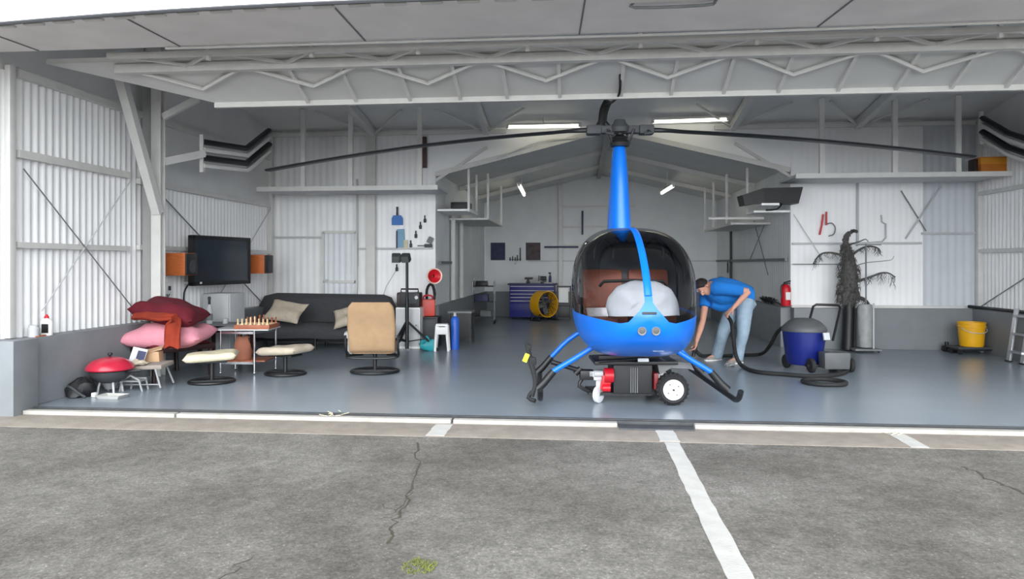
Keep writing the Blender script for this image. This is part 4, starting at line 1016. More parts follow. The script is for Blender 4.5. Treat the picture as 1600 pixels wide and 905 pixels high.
MB().tube([(.075*math.cos(.9*k),-.02+.004*k*.3,.12*math.sin(.9*k)*1.5-.08) for k in range(30)],.022,8,sm=2).build('coil', blackr, hs); MB().cyl((0,0,.10),(0,.02,.16),.02,8).build('hook', steel_g, hs)
p = at(686,432,12.55); fn = thing('funnel', 'red funnel with a white rim hanging at the opening corner', 'funnel', (BL+.02,p.y-.0,p.z), 0)
MB().lathe([(.03,0),(.04,.10),(.12,.16),(.135,.175),(.12,.165),(.03,.09)],(0,0,0),24,axis=(.45,-.85,.05)).build('cone', redp, fn); MB().lathe([(.118,.165),(.14,.17),(.14,.185),(.118,.18)],(0,0,0),24,axis=(.45,-.85,.05)).build('rim', mat('peach_rim',(240,200,184),.5), fn); MB().box((-.02,.06,0),(.08,.12,.22),bev=.02).build('holder', redp, fn)
# white step stool, blue cylinder, teal bag, table
p = at(691,541,11.9); t = thing('step_stool', 'small white plastic stool standing left of the blue cylinder', 'stool', (p.x,p.y,0), .1)
MB().box((0,0,.43),(.20,.20,.04),bev=.015).build('seat', whitep, t)
for x in (-1,1):
    for y in (-1,1): MB().tube([(x*.08,y*.08,.42),(x*.11,y*.11,0)],[.03,.02],8).build('leg', whitep, t)
MB().box((0,-.10,.34),(.2,.02,.12),bev=.006).build('apron', whitep, t)
p = at(711,540,12.1); t = thing('gas_cylinder', 'slim blue cylinder standing beside the white stool', 'cylinder', (p.x,p.y,0), 0)
MB().lathe([(0,0),(.07,.0),(.072,.02),(.072,.50),(.05,.54),(.025,.56)], n=22).build('tank', tankblue, t); MB().lathe([(.025,.555),(.028,.57),(.02,.60),(.03,.605),(.03,.62),(0,.625)], n=12).build('valve', lgrey, t)
p = at(668,548,11.9); tag(MB().pillow((p.x,p.y,.09),.28,.24,.17,(.1,.1,.3),lump=.22,seed=8).build('plastic_bag', teal), 'crumpled teal bag on the floor behind the tripod legs', 'bag')
p = at(718,540,13.0); t = thing('work_table', 'dark low table with a pale worn top inside the bay mouth', 'table', (p.x+.02,p.y+.1,0), .0)
MB().box((0,0,.57),(.44,.42,.035),bev=.005).build('tabletop', mgrey, t)
for x in (-.19,.19):
    for y in (-.18,.18): MB().box((x,y,.28),(.04,.04,.56)).build('leg', black, t)
MB().box((0,-.15,.30),(.38,.03,.50)).build('front_panel', black, t); MB().box((0,0,.12),(.38,.38,.02)).build('lower_shelf', black, t)
# --- wall items on the left white sheet
def wallp(px, py, dy=.03): return P(px, py, Y=YB-dy)
p = wallp(621,350); t = thing('dustpan', 'blue dustpan hanging on the white sheet', 'dustpan', p, 0)
MB().loft([[V(x*s_, y, z) for x, z in ((-.10,-.02),(.10,-.02),(.10,.10),(.07,.155),(-.07,.155),(-.10,.10))] for y, s_ in ((-.03,1),(.01,1))]).build('pan', panblue, t); MB().tube([(0,-.01,.15),(0,-.012,.22),(0,-.012,.31)],[.022,.016,.02],8).build('handle', dgrey, t)
p = wallp(629,389); t = thing('wash_pads', 'pale blue board with a cream pad hanging under the blue dustpan', 'pad', p, 0)
MB().box((-.03,0,.18),(.14,.04,.36),rot=(0,-.06,0),bev=.012).build('blue_board', mat('pale_blue_foam',(130,170,196),.8), t); MB().box((-.10,-.012,.17),(.03,.03,.32),bev=.006).build('edge', bluebar, t); MB().box((.06,-.02,.08),(.07,.03,.16),bev=.008).build('cream_pad', cream, t)
hk = None
for i, (px, py) in enumerate(((664,345),(657,355),(650,369),(642,384),(620,421))):
    p = wallp(px, py, .02)
    lab = ('small dark hook on the white sheet, highest of the slanting row','small dark hook on the white sheet, second of the slanting row','small dark hook on the white sheet, third of the slanting row','small dark hook on the white sheet, lowest of the slanting row','small dark hook on the white sheet beside the lamp heads')[i]
    if hk is None:
        hk = thing('wall_hook', lab, 'hook', p, 0, 'dark hooks on the white sheet')
        MB().box((0,0,0),(.05,.03,.07),bev=.008).build('plate', black, hk); MB().tube([(0,-.01,.02),(0,-.02,.08),(0,-.005,.09)],.012,6).build('prong', black, hk)
    else: dup(hk, p, label=lab)
p = wallp(667,384,.05); t = thing('wall_shelf_tool', 'dark clamp on a small grey bracket at the edge of the white sheet', 'clamp', p, 0)
MB().box((.03,-.02,0),(.14,.06,.06),bev=.01).build('jaw', dgrey, t); MB().box((-.1,0,0),(.14,.03,.02)).build('bar', mgrey, t); MB().box((.06,0,.10),(.10,.05,.12),rot=(0,.5,0),bev=.02).build('handle', mgrey, t)
tag(MB().tube([wallp(618,424),wallp(603,448),wallp(597,468)],.006,6).build('cord', lgrey), 'thin pale cord slanting down from the hook near the lamp heads', 'cord')
for px, lab, m_ in ((596,'dark mug standing on the sofa back ledge behind the tan chair',black),(607,'cream mug on the ledge behind the tan chair',cream)):
    p = P(px,472,Y=YB-.12); tag(MB().lathe([(0,0),(.04,0),(.042,.01),(.042,.12),(.036,.12),(.034,.02),(0,.015)],(p.x,p.y,ST+.001),18).build('mug', m_), lab, 'mug')

# ================================================================== rear bay
# left bay shelves
def shelf(px0, px1, py, X, label, dpt=.45, side=1, m=steel_w):
    a_, b_ = P(px0,py,X=X), P(px1,py,X=X); y0, y1 = sorted((a_.y,b_.y)); z = (a_.z+b_.z)/2
    return (y0, y1, z)
t = thing('bay_shelf', 'white shelf on the bay left wall holding the black box, hung from rods', 'shelf', (BL+.3,14.0,2.4)); q = L3((BL+.3,14.0,2.4))
MB().box(q(BL+.30,13.45,2.43),(.58,1.1,.035)).build('board', sheet_white, t); MB().bar(q(BL+.59,12.9,2.43),q(BL+.59,14.0,2.43),.03,.06).build('front_edge', sheet_white, t)
for y in (13.0,14.0): MB().bar(q(BL+.58,y,2.43),q(BL+.58,y,ridge(BL+.58)-.06),.04,.04,up=(0,1,0)).build('hanger', steel_w, t)
t = thing('bay_shelf', 'longer grey-white shelf deeper on the bay left wall', 'shelf', (BL+.4,15.5,2.3)); q = L3((BL+.4,15.5,2.3))
MB().box(q(BL+.40,15.4,2.34),(.78,2.6,.035)).build('board', steel_w, t)
for y in (14.2,16.6): MB().bar(q(BL+.78,y,2.34),q(BL+.78,y,ridge(BL+.78)-.06),.045,.045,up=(0,1,0)).build('hanger', steel_w, t)
tag(MB().box((BL+.36,13.5,2.53),(.34,.42,.16),bev=.012).build('case', blackp), 'black box on the white shelf at the left of the bay', 'case')
t = thing('bay_shelf', 'long grey shelf hung from the roof on the bay right wall', 'shelf', (BR-.4,15,2.2)); q = L3((BR-.4,15,2.2))
MB().box(q(BR-.36,15.6,2.22),(.72,3.0,.035)).build('board', steel_w, t); MB().bar(q(BR-.73,14.1,2.22),q(BR-.73,17.1,2.22),.03,.05).build('front_edge', steel_w, t)
for y in (14.6,16.0,17.1): MB().bar(q(BR-.73,y,2.22),q(BR-.73,y,ridge(BR-.73)-.06),.045,.045,up=(0,1,0)).build('hanger', steel_w, t)
t = thing('bay_shelf', 'short white shelf at the bay mouth under the black angled box', 'shelf', (BR-.3,13.1,2.4)); q = L3((BR-.3,13.1,2.4))
MB().box(q(BR-.30,13.15,2.36),(.62,.62,.035)).build('board', sheet_white, t); MB().bar(q(BR-.60,13.4,2.36),q(BR-.60,13.4,ridge(BR-.60)-.06),.04,.04,up=(0,1,0)).build('hanger', steel_w, t)
MB().box(q(BR-.75,13.6,2.29),(1.0,.04,.04)).build('front_edge', steel_w, t)
# black angled box hanging at the corner
bb = P(1210,306,d=12.0); t = thing('loudspeaker', 'large black angled loudspeaker mounted high at the right opening corner', 'loudspeaker', (bb.x,bb.y,bb.z-.12), A)
def BQ(px, py): return V((px-1210)/F*12.0, 0, -(py-306)/F*12.0+.12)
MB().prism([BQ(1193,294),BQ(1255,292),BQ(1248,318),BQ(1195,316)],(0,.34,0)).build('cabinet', blackp, t)
MB().prism([BQ(1160,305),BQ(1193,294),BQ(1195,316),BQ(1164,321)],(0,.30,0)).build('side_face', black, t)
MB().box(BQ(1204,319)+V(0,.15,-.0),(.30,.3,.04)).build('mounting_plate', sheet_white, t)
MB().tube([BQ(1225,318)+V(0,.1,0),BQ(1218,326)+V(0,.1,0),BQ(1200,328)+V(0,.1,0)],.014,6,sm=2).build('cable', black, t)
# posters
for px, m_, lab, nm in ((778,poster_b,'dark blue poster on the rear bay back wall','left'),(833,poster_r,'dark brown poster on the rear bay back wall','right')):
    p = P(px,393,Y=YE-.03); t = thing('poster', lab, 'poster', (p.x,YE-.022,p.z-.24))
    MB().box((0,0,.24),(.40,.012,.48)).build('frame', black, t); MB().box((0,-.009,.24),(.37,.008,.45)).build('print', m_, t)
# hooks with tools
p = P(805,402,Y=YE-.04); t = thing('tool_rail', 'row of small dark tools on the back wall between the posters', 'tool rail', p)
MB().box((0,.0,-.06),(.34,.025,.02)).build('rail', mgrey, t)
for i, (x, h_) in enumerate(((-.14,.10),(-.07,.13),(0,.10),(.06,.16),(.14,.36))): MB().tube([(x,-.01,-.10),(x,-.01,-.10+h_)],[.018,.014],6).build('tool', black, t)
MB().ball((.0,-.01,-.17),.035,10).build('white_knob', whitep, t)
tag(MB().box((P(877,386,Y=YE-.1).x,YE-.12,P(877,386,Y=YE-.1).z),(.92,.05,.05),bev=.008).build('wall_bar', bluebar), 'dark blue horizontal bar on the rear back wall left of the helicopter', 'bar')
p = P(910,348,Y=YE-.15); tag(MB().box((p.x,YE-.13,p.z),(.05,.03,.64),bev=.006).build('wall_bar', bluebar), 'dark blue vertical bar on the rear back wall above the canopy', 'bar')
# tool chest
p = P(832,490,Y=18.75); t = thing('tool_chest', 'blue tool chest with pale-edged drawers at the back of the bay', 'tool chest', (p.x,18.85,0)); wd = 70/F*18.9
MB().box((0,0,.47),(wd,.50,.84),bev=.01).build('body', chestblue, t)
for i, (z, h_) in enumerate(((.82,.10),(.72,.07),(.63,.07),(.54,.07),(.45,.07),(.27,.24))):
    dw = MB().box((0,-.256,z),(wd-.03,.02,h_),bev=.004).build('drawer', chestblue, t)
    if i < 5: MB().box((0 if i else 0,-.272,z+h_*.36),(wd-.05,.018,.018)).build('drawer_pull', lgrey, dw)
MB().box((0,0,.91),(wd+.1,.54,.04),bev=.008).build('worktop', bluebar, t)
for x in (-.5,.5):
    for y in (-.18,.18): MB().cyl((x-.015,y,.04),(x+.015,y,.04),.04,12).build('caster', black, t)
vz = thing('bench_vise', 'dark bench vise on the blue tool chest', 'vise', (p.x-.12,18.82,.93)); MB().box((0,0,.03),(.10,.14,.06),bev=.01).build('base', dgrey, vz); MB().box((.02,0,.13),(.22,.10,.06),bev=.012).build('jaw', dgrey, vz); MB().box((0,0,.08),(.06,.08,.10)).build('neck', dgrey, vz); MB().cyl((.12,-.1,.12),(.12,.1,.12),.01,8).build('handle', lgrey, vz)
gd = thing('bench_grinder', 'small dark bench grinder on the tool chest right side', 'grinder', (p.x+.28,18.85,.93)); MB().box((0,0,.025),(.14,.12,.05),bev=.008).build('foot', black, gd); MB().cyl((-.08,0,.13),(.08,0,.13),.06,14).build('motor', dgrey, gd); MB().cyl((-.13,0,.13),(-.10,0,.13),.075,16).build('wheel', mgrey, gd); MB().box((0,0,.07),(.06,.06,.06)).build('neck', black, gd)
sb_ = thing('spray_bottle', 'dark tall spray bottle at the right of the tool chest top', 'bottle', (p.x+.46,18.8,.93)); MB().lathe([(0,0),(.035,0),(.037,.02),(.034,.18),(.014,.22),(.014,.25)], n=14).build('body', bluebar, sb_); MB().box((-.01,0,.27),(.07,.03,.04),bev=.006).build('trigger', black, sb_)
tag(MB().box((p.x+.42,18.66,.945),(.22,.12,.03),bev=.006).build('paper_pad', paper), 'white paper pad on the tool chest top', 'paper')
# yellow drum fan
p = P(850,488,Y=18.2); t = thing('drum_fan', 'round yellow drum fan standing before the blue tool chest', 'fan', (p.x,18.2,0), .75)
MB().lathe([(.31,-.16),(.335,-.165),(.335,.165),(.31,.16),(.30,.12),(.30,-.12)],(0,0,.42),40,axis=(0,1,0)).build('drum', yellow, t)
gq = MB()
for k in range(5): gq.tube([(.06*(k+1)*math.cos(2*PI*j/28),-.16,.42+.06*(k+1)*math.sin(2*PI*j/28)) for j in range(28)],.004,5,closed=True)
for k in range(6): gq.tube([(.31*math.cos(PI*k/6),-.163,.42+.31*math.sin(PI*k/6)),(-.31*math.cos(PI*k/6),-.163,.42-.31*math.sin(PI*k/6))],.005,5)
gq.build('grille', black, t)
fb = MB()
for k in range(4):
    a_ = PI*k/2+.3; fb.box((math.cos(a_)*.15,0,.42+math.sin(a_)*.15),(.24,.02,.12),rot=(.5,-a_,0),bev=.005)
fb.cyl((0,-.04,.42),(0,.1,.42),.06,14); fb.build('blade', mgrey, t)
for s in (-1,1):
    ft = MB(); ft.tube([(s*.30,-.15,.015),(s*.28,-.15,.12),(s*.2,-.1,.2)],.016,8); ft.tube([(s*.30,-.2,.016),(s*.30,.2,.016)],.016,8); ft.tube([(s*.30,.15,.015),(s*.26,.12,.18)],.016,8); ft.build('foot', black, t)
# dark framed stand with a white panel
p = P(881,490,Y=18.4); t = thing('sign_stand', 'dark framed stand with a pale panel right of the yellow fan', 'stand', (p.x,18.4,0), 0)
f_ = MB()
for x in (-.17,.17): f_.box((x,0,.44),(.035,.04,.88))
for z in (.06,.40,.86): f_.box((0,0,z),(.34,.04,.035))
f_.build('frame', black, t); MB().box((-.01,0,.64),(.25,.02,.38)).build('panel', whitep, t); MB().box((0,.02,.22),(.32,.14,.30),bev=.02).build('lower_box', black, t)
# utility cart
p = P(756,495,Y=17.2); t = thing('utility_cart', 'tall wire utility cart with dark tools left of the tool chest', 'cart', (p.x,17.2,0), .05)
for x in (-.26,.26):
    for y in (-.18,.18): MB().cyl((x,y,.06),(x,y,1.02 if y < 0 else 1.10),.014,8).build('post', chrome, t); MB().lathe([(.008,-.012),(.045,-.012),(.045,.012),(.008,.012)],(x,y,.046),12,axis=(1,0,0)).build('caster', blackr, t)
for z in (.16,.52,.90): MB().box((0,0,z),(.54,.38,.025),bev=.004).build('shelf', dgrey, t)
for lab, x, z, s_, m_ in (('dark drill case on the top of the utility cart',-.05,.97,(.30,.2,.11),black),('dark blue crate on the middle of the utility cart',-.05,.62,(.34,.26,.17),bluebar),('pale box on the bottom of the utility cart',.06,.24,(.28,.24,.13),mgrey)):
    c_ = MB().box((p.x+x,17.2,z),s_,bev=.015,taper=.92); c_.box((p.x+x,17.2-s_[1]*.5,z+s_[2]*.2),(.10,.02,.025),bev=.004); c_.box((p.x+x,17.2,z+s_[2]*.5),(s_[0]*.95,s_[1]*.95,.012),bev=.003)
    tag(c_.build('tool_case', m_), lab, 'case')
# tube lights
def tube_light(a_, b_, label, r=.022, both=.0):
    a_, b_ = Vector(a_), Vector(b_); c = (a_+b_)/2; t = thing('tube_light', label, 'light', c)
    d = (b_-a_).normalized()
    MB().bar(a_-c+V(0,0,.045), b_-c+V(0,0,.045), .09, .035).build('fixture', steel_w, t)
    MB().cyl(a_-c, b_-c, r, 12).build('tube', lamp_on, t)
    for e in (a_-c, b_-c): MB().box(e+V(0,0,.02),(.05,.05,.08)).build('end_cap', steel_w, t)
    MB().bar(V(0,0,.05),V(0,0,.05+max(.05,(roofz(c.y) if c.y < YB else ridge(c.x))-c.z-.05)),.02,.02,up=(0,1,0)).build('stem', steel_w, t)
    L = bpy.data.lights.new('tube_glow','AREA'); return t
yl = 12.35
tube_light(P(793,199,Y=yl), P(906,197,Y=yl), 'lit fluorescent tube under the roof left of the rotor hub')
tube_light(P(1020,191,Y=yl), P(1137,187,Y=yl), 'lit fluorescent tube under the roof right of the rotor hub')
tube_light(P(811,290,d=15.4), P(819,305,d=17.2), 'small lit tube deep in the rear bay, left of the mast', .03)
tube_light(P(1052,291,d=15.2), P(1034,302,d=17.0), 'small lit tube deep in the rear bay, right of the mast', .03)
for l_ in list(bpy.data.lights): bpy.data.lights.remove(l_)
# items along the bay right wall
p = P(1099,402,X=BR-.1); t = thing('wall_ledge_tools', 'dark tools lying on a small ledge on the bay right wall', 'tools', p)
MB().box((0,0,-.03),(.18,.5,.025)).build('ledge', mgrey, t); MB().box((-.02,0,.02),(.10,.24,.06),bev=.02).build('tool', black, t); MB().tube([(-.03,-.18,.0),(-.03,.0,.07),(-.03,.2,.01)],.02,6,sm=2).build('tool', black, t)
for px, py, lab, h_ in ((1117,424,'short dark tool hanging on the bay right wall, farther one',.16),(1137,416,'long dark tool hanging on the bay right wall, nearer one',.24)):
    p = P(px,py,X=BR-.05); o = MB(); o.box((p.x,p.y,p.z-.05),(.03,.05,h_),bev=.008); o.cyl((p.x,p.y,p.z+h_/2-.05),(p.x,p.y,p.z+h_/2+.03),.012,8); tag(o.build('hanging_tool', black), lab, 'tool')
# ================================================================== person bending beside the helicopter
def fuse(mb, name, m, parent, voxel=.009, smooth=6):
    o = mb.build(name+'_raw', m, parent=None); loc = o.location.copy()
    r_ = o.modifiers.new('r','REMESH'); r_.mode = 'VOXEL'; r_.voxel_size = voxel; r_.use_smooth_shade = True
    s_ = o.modifiers.new('s','SMOOTH'); s_.iterations = smooth; s_.factor = .5
    bpy.context.view_layer.update()
    me = bpy.data.meshes.new_from_object(o.evaluated_get(bpy.context.evaluated_depsgraph_get()))
    me.name = name; me.materials.clear(); me.materials.append(m)
    bpy.data.objects.remove(o)
    for v in me.vertices: v.co += loc
    for p_ in me.polygons: p_.use_smooth = True
    n = bpy.data.objects.new(name, me); COL.objects.link(n); n.parent = parent; return n
pf = P(1134,565, d=10.5); pf.z = 0
man = thing('person', 'person in a blue t-shirt and pale jeans bending down beside the helicopter skid', 'person', pf)
def J(px, py, d): return P(px, py, d=d)-pf
pel = J(1158,466,10.48); wst = J(1143,458,10.46); chs = J(1122,452,10.42); shm = J(1110,450,10.4)
hipN, kneN, ankN = J(1164,476,10.36), J(1161,521,10.28), J(1153,557,10.40)
hipF, kneF, ankF = J(1148,474,10.60), J(1130,519,10.52), J(1120,555,10.74)
shN, elN, wrN, hnN = J(1126,450,10.20), J(1170,455,10.12), J(1145,482,10.06), J(1136,490,10.05)
shF, elF, wrF, hnF = J(1104,462,10.58), J(1098,502,10.42), J(1088,535,10.30), J(1085,546,10.27)
nk = J(1106,450,10.38); hc = J(1100,449,10.33)
fw = V(-.36,-.28,-.89).normalized(); up_ = V(-.86,-.05,.50); up_ = (up_-fw*up_.dot(fw)).normalized(); sd = up_.cross(fw).normalized()
def HD(a_, b_, c_): return hc+sd*a_+fw*b_+up_*c_
body = MB()
def ell(path, rads, n=18):
    # limbs: centre path with radii
    body.tube(path, rads, n, sm=4)
ell([pel,wst,chs,shm],[.145,.135,.15,.12]); body.ball(pel,(.15,.15,.14)); ell([shm,nk,hc],[.07,.058,.055])
ell([hipN,(hipN+kneN)/2,kneN,(kneN*.6+ankN*.4),ankN],[.088,.078,.058,.058,.04]); ell([hipF,(hipF+kneF)/2,kneF,(kneF*.6+ankF*.4),ankF],[.088,.078,.058,.058,.04])
ell([shN,(shN+elN)/2,elN],[.062,.05,.042]); ell([elN,elN.lerp(wrN,.35),wrN],[.042,.044,.028])
ell([shF,(shF+elF)/2,elF],[.062,.05,.042]); ell([elF,elF.lerp(wrF,.35),wrF],[.042,.044,.028])
# shoulders and feet
body.ball(shN,.075); body.ball(shF,.075); ell([shN,shm,shF],[.075,.10,.075])
def foot(an, toe): body.tube([an+V(0,0,-.0), V(an.x,an.y,.055), an.lerp(toe,.5)*1.0*V(1,1,0).length*0+V((an.x+toe.x)/2,(an.y+toe.y)/2,.045), V(toe.x,toe.y,.03)],[.04,.042,.042,.028],10,sm=2)
toeN = V(ankN.x-.14, ankN.y-.10, 0); toeF = V(ankF.x-.15, ankF.y-.09, 0)
foot(ankN, toeN); foot(ankF, toeF)
# head
def ballh(c, r_): 
    M = Matrix((sd, fw, up_)).transposed(); n=18; m=10
    body.loft([[c+M @ V(r_[0]*max(math.sin(PI*i/m),.01)*math.cos(2*PI*k/n), r_[1]*max(math.sin(PI*i/m),.01)*math.sin(2*PI*k/n), -r_[2]*math.cos(PI*i/m)) for k in range(n)] for i in range(m+1)])
ballh(HD(0,-.01,.03),(.075,.095,.10)); ballh(HD(0,.03,-.05),(.058,.065,.075)); ballh(HD(0,.055,-.095),(.03,.03,.025))
body.tube([HD(0,.085,.025),HD(0,.115,-.02),HD(0,.10,-.03)],[.012,.018,.012],8)          # nose
for s in (-1,1):
    body.tube([HD(s*.074,-.005,.015),HD(s*.088,-.015,-.01),HD(s*.078,-.005,-.035)],[.012,.018,.01],8)   # ears
    body.tube([HD(s*.015,.088,.035),HD(s*.05,.075,.04)],[.012,.010],6)                     # brow
body.tube([HD(-.024,.083,-.062),HD(0,.092,-.062),HD(.024,.083,-.062)],[.007,.010,.007],6)   # lips
def hand(w, h, palm_n, curl):
    d = (h-w).normalized(); sdv = d.cross(palm_n).normalized(); pn = sdv.cross(d).normalized()
    k = w+d*.085
    for u in (-.026,-.009,.009,.026): body.tube([w+sdv*u*.6, w+d*.045+sdv*u, k+sdv*u],[.020,.017,.012],8)
    for u, l in ((-.030,.062),(-.011,.076),(.010,.080),(.030,.072)):
        a_ = k+sdv*u; b_ = a_+d*l*.42+pn*l*.14*curl; c_ = b_+d*l*.30+pn*l*.30*curl; e_ = c_+d*l*.12+pn*l*.28*curl
        body.tube([a_,b_,c_,e_],[.0105,.0098,.009,.0075],8,sm=2)
    t0 = w+d*.03+sdv*.032; body.tube([t0, t0+sdv*.03+d*.03+pn*.012, t0+sdv*.036+d*.06+pn*.03],[.014,.012,.009],8,sm=2)
hand(wrN, hnN, V(.2,.3,-.9), .9); hand(wrF, hnF, V(-.5,-.2,-.2), 1.3)
fuse(body, 'body', skin, man, .0075, 4)
for s in (-1,1):
    eb = MB().ball(HD(s*.031,.079,.012),.011,10).build('eye', whitep, man)
    MB().ball(HD(s*.031,.087,.010),.005,8).build('pupil', black, eb)
hr = MB(); M = Matrix((sd, fw, up_)).transposed(); rings = []
for i in range(9):
    ph = PI*.60*i/8; rr = max(math.sin(ph), .02); row = []
    for k in range(26):
        q_ = 2*PI*k/26; front = max(0, math.sin(q_)); kk = 1-.30*front*(i/8)
        row.append(HD(0,-.014,.034)+M @ V(.086*rr*math.cos(q_)*(1+.03*math.sin(9*q_)), .106*rr*math.sin(q_)*(kk), .112*math.cos(ph*(1-.32*front))+.004*math.sin(7*q_+i)))
    rings.append(row)
hr.loft(rings); hr.build('hair', hair_m, man, sharp=80)
sh = MB()
def oval(path, ra, rb, n=20, sidev=V(0,1,0)):
    rings = []
    for i, p in enumerate(path):
        d = (path[min(i+1,len(path)-1)]-path[max(i-1,0)]).normalized(); s_ = (sidev-d*sidev.dot(d)).normalized(); t_ = d.cross(s_)
        rings.append([p+s_*ra[i]*math.cos(2*PI*k/n)+t_*rb[i]*math.sin(2*PI*k/n) for k in range(n)])
    return rings
tp_ = [J(1174,464,10.48),J(1162,463,10.48),J(1146,458,10.46),J(1124,455,10.42),J(1110,453,10.4),J(1103,452,10.38)]
sh.loft(oval(tp_, [.17,.195,.20,.225,.19,.10],[.15,.185,.20,.215,.16,.085]))
sh.tube([J(1118,450,10.26), shN, shN.lerp(elN,.5), shN.lerp(elN,.80)],[.12,.105,.095,.085],16,sm=3)
sh.tube([J(1112,455,10.5), shF, shF.lerp(elF,.28), shF.lerp(elF,.46)],[.12,.105,.092,.088],16,sm=3)
sh.tube([J(1150,470,10.44),J(1128,478,10.42),J(1112,474,10.44)],[.10,.09,.07],14,sm=3)   # loose hanging front
fuse(sh, 'shirt', shirt_m, man, .012, 5)
je = MB()
je.loft(oval([J(1150,460,10.48),J(1160,466,10.48),J(1164,476,10.48),J(1160,486,10.48)],[.15,.185,.19,.15],[.13,.16,.165,.12]))
je.tube([J(1164,470,10.38),hipN,(hipN+kneN)/2,kneN,kneN.lerp(ankN,.5),V(ankN.x,ankN.y,.06)],[.13,.125,.105,.085,.075,.075],18,sm=4)
je.tube([J(1150,470,10.58),hipF,(hipF+kneF)/2,kneF,kneF.lerp(ankF,.5),V(ankF.x,ankF.y,.06)],[.13,.125,.108,.09,.085,.085],18,sm=4)
fuse(je, 'jeans', jean_m, man, .012, 5)
for an, toe in ((ankN,toeN),(ankF,toeF)):
    d = (toe-V(an.x,an.y,0)).normalized(); s_ = V(-d.y,d.x,0); b0 = V(an.x,an.y,0)
    sh_ = MB(); rings = []
    for u, w, h_ in ((-.075,.03,.07),(-.06,.04,.095),(0,.046,.10),(.07,.05,.075),(.14,.052,.06),(.19,.045,.05),(.215,.02,.03)):
        rings.append([b0+d*u+s_*w*math.cos(2*PI*k/16)+V(0,0,max(0.0,h_*.5+h_*.5*math.sin(2*PI*k/16))) for k in range(16)])
    so_ = sh_.loft(rings).build('shoe', shoe_m, man); 
    sl = MB().loft([[b0+d*u+s_*w+V(0,0,z) for u, w in ((-.08,-.03),(-.08,.03),(.05,.055),(.16,.056),(.222,.02),(.222,-.02),(.16,-.056),(.05,-.055))] for z in (0,.018)]); sl.build('sole', whitep, so_)
# ================================================================== vacuum cleaner and hoses
vb = P(1270,580,d=9.7); vb.z = 0
vc = thing('vacuum_cleaner', 'blue wet-and-dry vacuum cleaner with grey top and black push handle', 'vacuum cleaner', vb, A)
def VQ(px, py, d=9.7): return V((px-1270)/F*9.7, (d-9.7), H-(py-HOR)/F*d)
xc_ = VQ(1262,0).x
MB().lathe([(.0,.07),(.21,.075),(.235,.12),(.265,.36),(.285,.52),(.275,.53),(.0,.53)],(xc_,.12,0),32).build('tub', vacblue, vc)
tp2 = MB().lathe([(.29,.525),(.295,.55),(.27,.60),(.20,.665),(.12,.70),(0,.71)],(xc_,.12,0),32); tp2.build('motor_top', mat('vacuum_grey',(84,86,88),.5), vc)
MB().box(tuple(VQ(1280,526,9.48)),(.085,.03,.10),rot=(-.3,0,.1),bev=.006).build('label', lgrey, vc)['label'] = 'white label'
MB().tube([VQ(1250,537,9.6),VQ(1278,479,9.85),VQ(1283,476,9.85),VQ(1318,477,9.85),VQ(1321,482,9.85),VQ(1296,532,9.6)],.017,8).build('push_handle', black, vc)
c_ = VQ(1289,563,9.42); MB().box(tuple(c_),(.33,.20,.22),bev=.02,taper=1.04).build('tool_box', MATS['vacuum_grey'], vc)
for px, d in ((1258,9.5),(1320,9.55),(1240,9.95),(1315,9.95)):
    p = VQ(px,570,d); o_ = MB().lathe([(.01,-.03),(.085,-.03),(.095,-.02),(.095,.02),(.085,.03),(.01,.03)],(p.x,p.y,.095),22,axis=(1,.1,0)).build('wheel', blackr, vc)
ch_ = MB(); ch_.box((VQ(1288,0).x,.02,.085),(.60,.42,.04),bev=.012); ch_.build('chassis', black, vc)
def vq(px, py, z): 
    p = P(px, py, Z=z); return p
hose = MB()
hr_ = .028
pts = [hnN+pf+V(.0,.02,-.02), P(1143,505,d=10.2), P(1146,530,d=10.2), P(1150,556,d=10.05), vq(1160,572,hr_), vq(1182,581,hr_), vq(1225,585,hr_), vq(1270,588,hr_), vq(1310,585,hr_), vq(1325,578,hr_), vq(1318,570,hr_)]
hose.tube(pts, hr_, 10, sm=6)
tag(hose.build('vacuum_hose', blackr), 'black vacuum hose running from the person\'s hand along the floor to the vacuum', 'hose')
ring_c = P(1288,597,Z=.028); 
tag(MB().tube([ring_c+V(.24*math.cos(2*PI*k/30),.22*math.sin(2*PI*k/30),(.0 if k<16 else .002)) for k in range(30)], .027, 10, closed=True).build('hose_coil', blackr), 'loop of black hose on the floor in front of the vacuum', 'hose')
h2 = [P(1088,549,d=10.2), P(1096,556,d=10.3), vq(1110,556,.03), vq(1135,556,.03), vq(1165,555,.03), vq(1190,553,.05), P(1203,540,d=10.4), P(1214,520,d=10.2), P(1226,511,d=9.95), P(1240,510,d=9.8)]
tag(MB().tube(h2, .026, 10, sm=6).build('vacuum_hose', blackr), 'second black hose behind the person curving up to the vacuum inlet', 'hose')
nz = thing('vacuum_nozzle', 'short black vacuum nozzle in the hand reaching down to the skid', 'nozzle', hnF+pf)
MB().tube([V(.02,.02,.03),V(-.0,.0,-.03),V(-.02,-.02,-.10)],[.026,.028,.024],10).build('grip', black, nz); MB().loft([[V(-.02+x,-.02+y,-.10) for x,y in ((-.02,-.02),(.02,-.02),(.02,.02),(-.02,.02))],[V(-.05+x,-.04+y,-.17) for x,y in ((-.06,-.012),(.06,-.012),(.06,.012),(-.06,.012))]]).build('mouth', black, nz)
tl = P(1140,572,Z=0.01); tag(MB().pillow((tl.x,tl.y,.018),.16,.08,.035,(0,0,.3),lump=.2).build('rag', mgrey), 'crumpled grey rag on the floor by the bending person\'s shoes', 'rag')
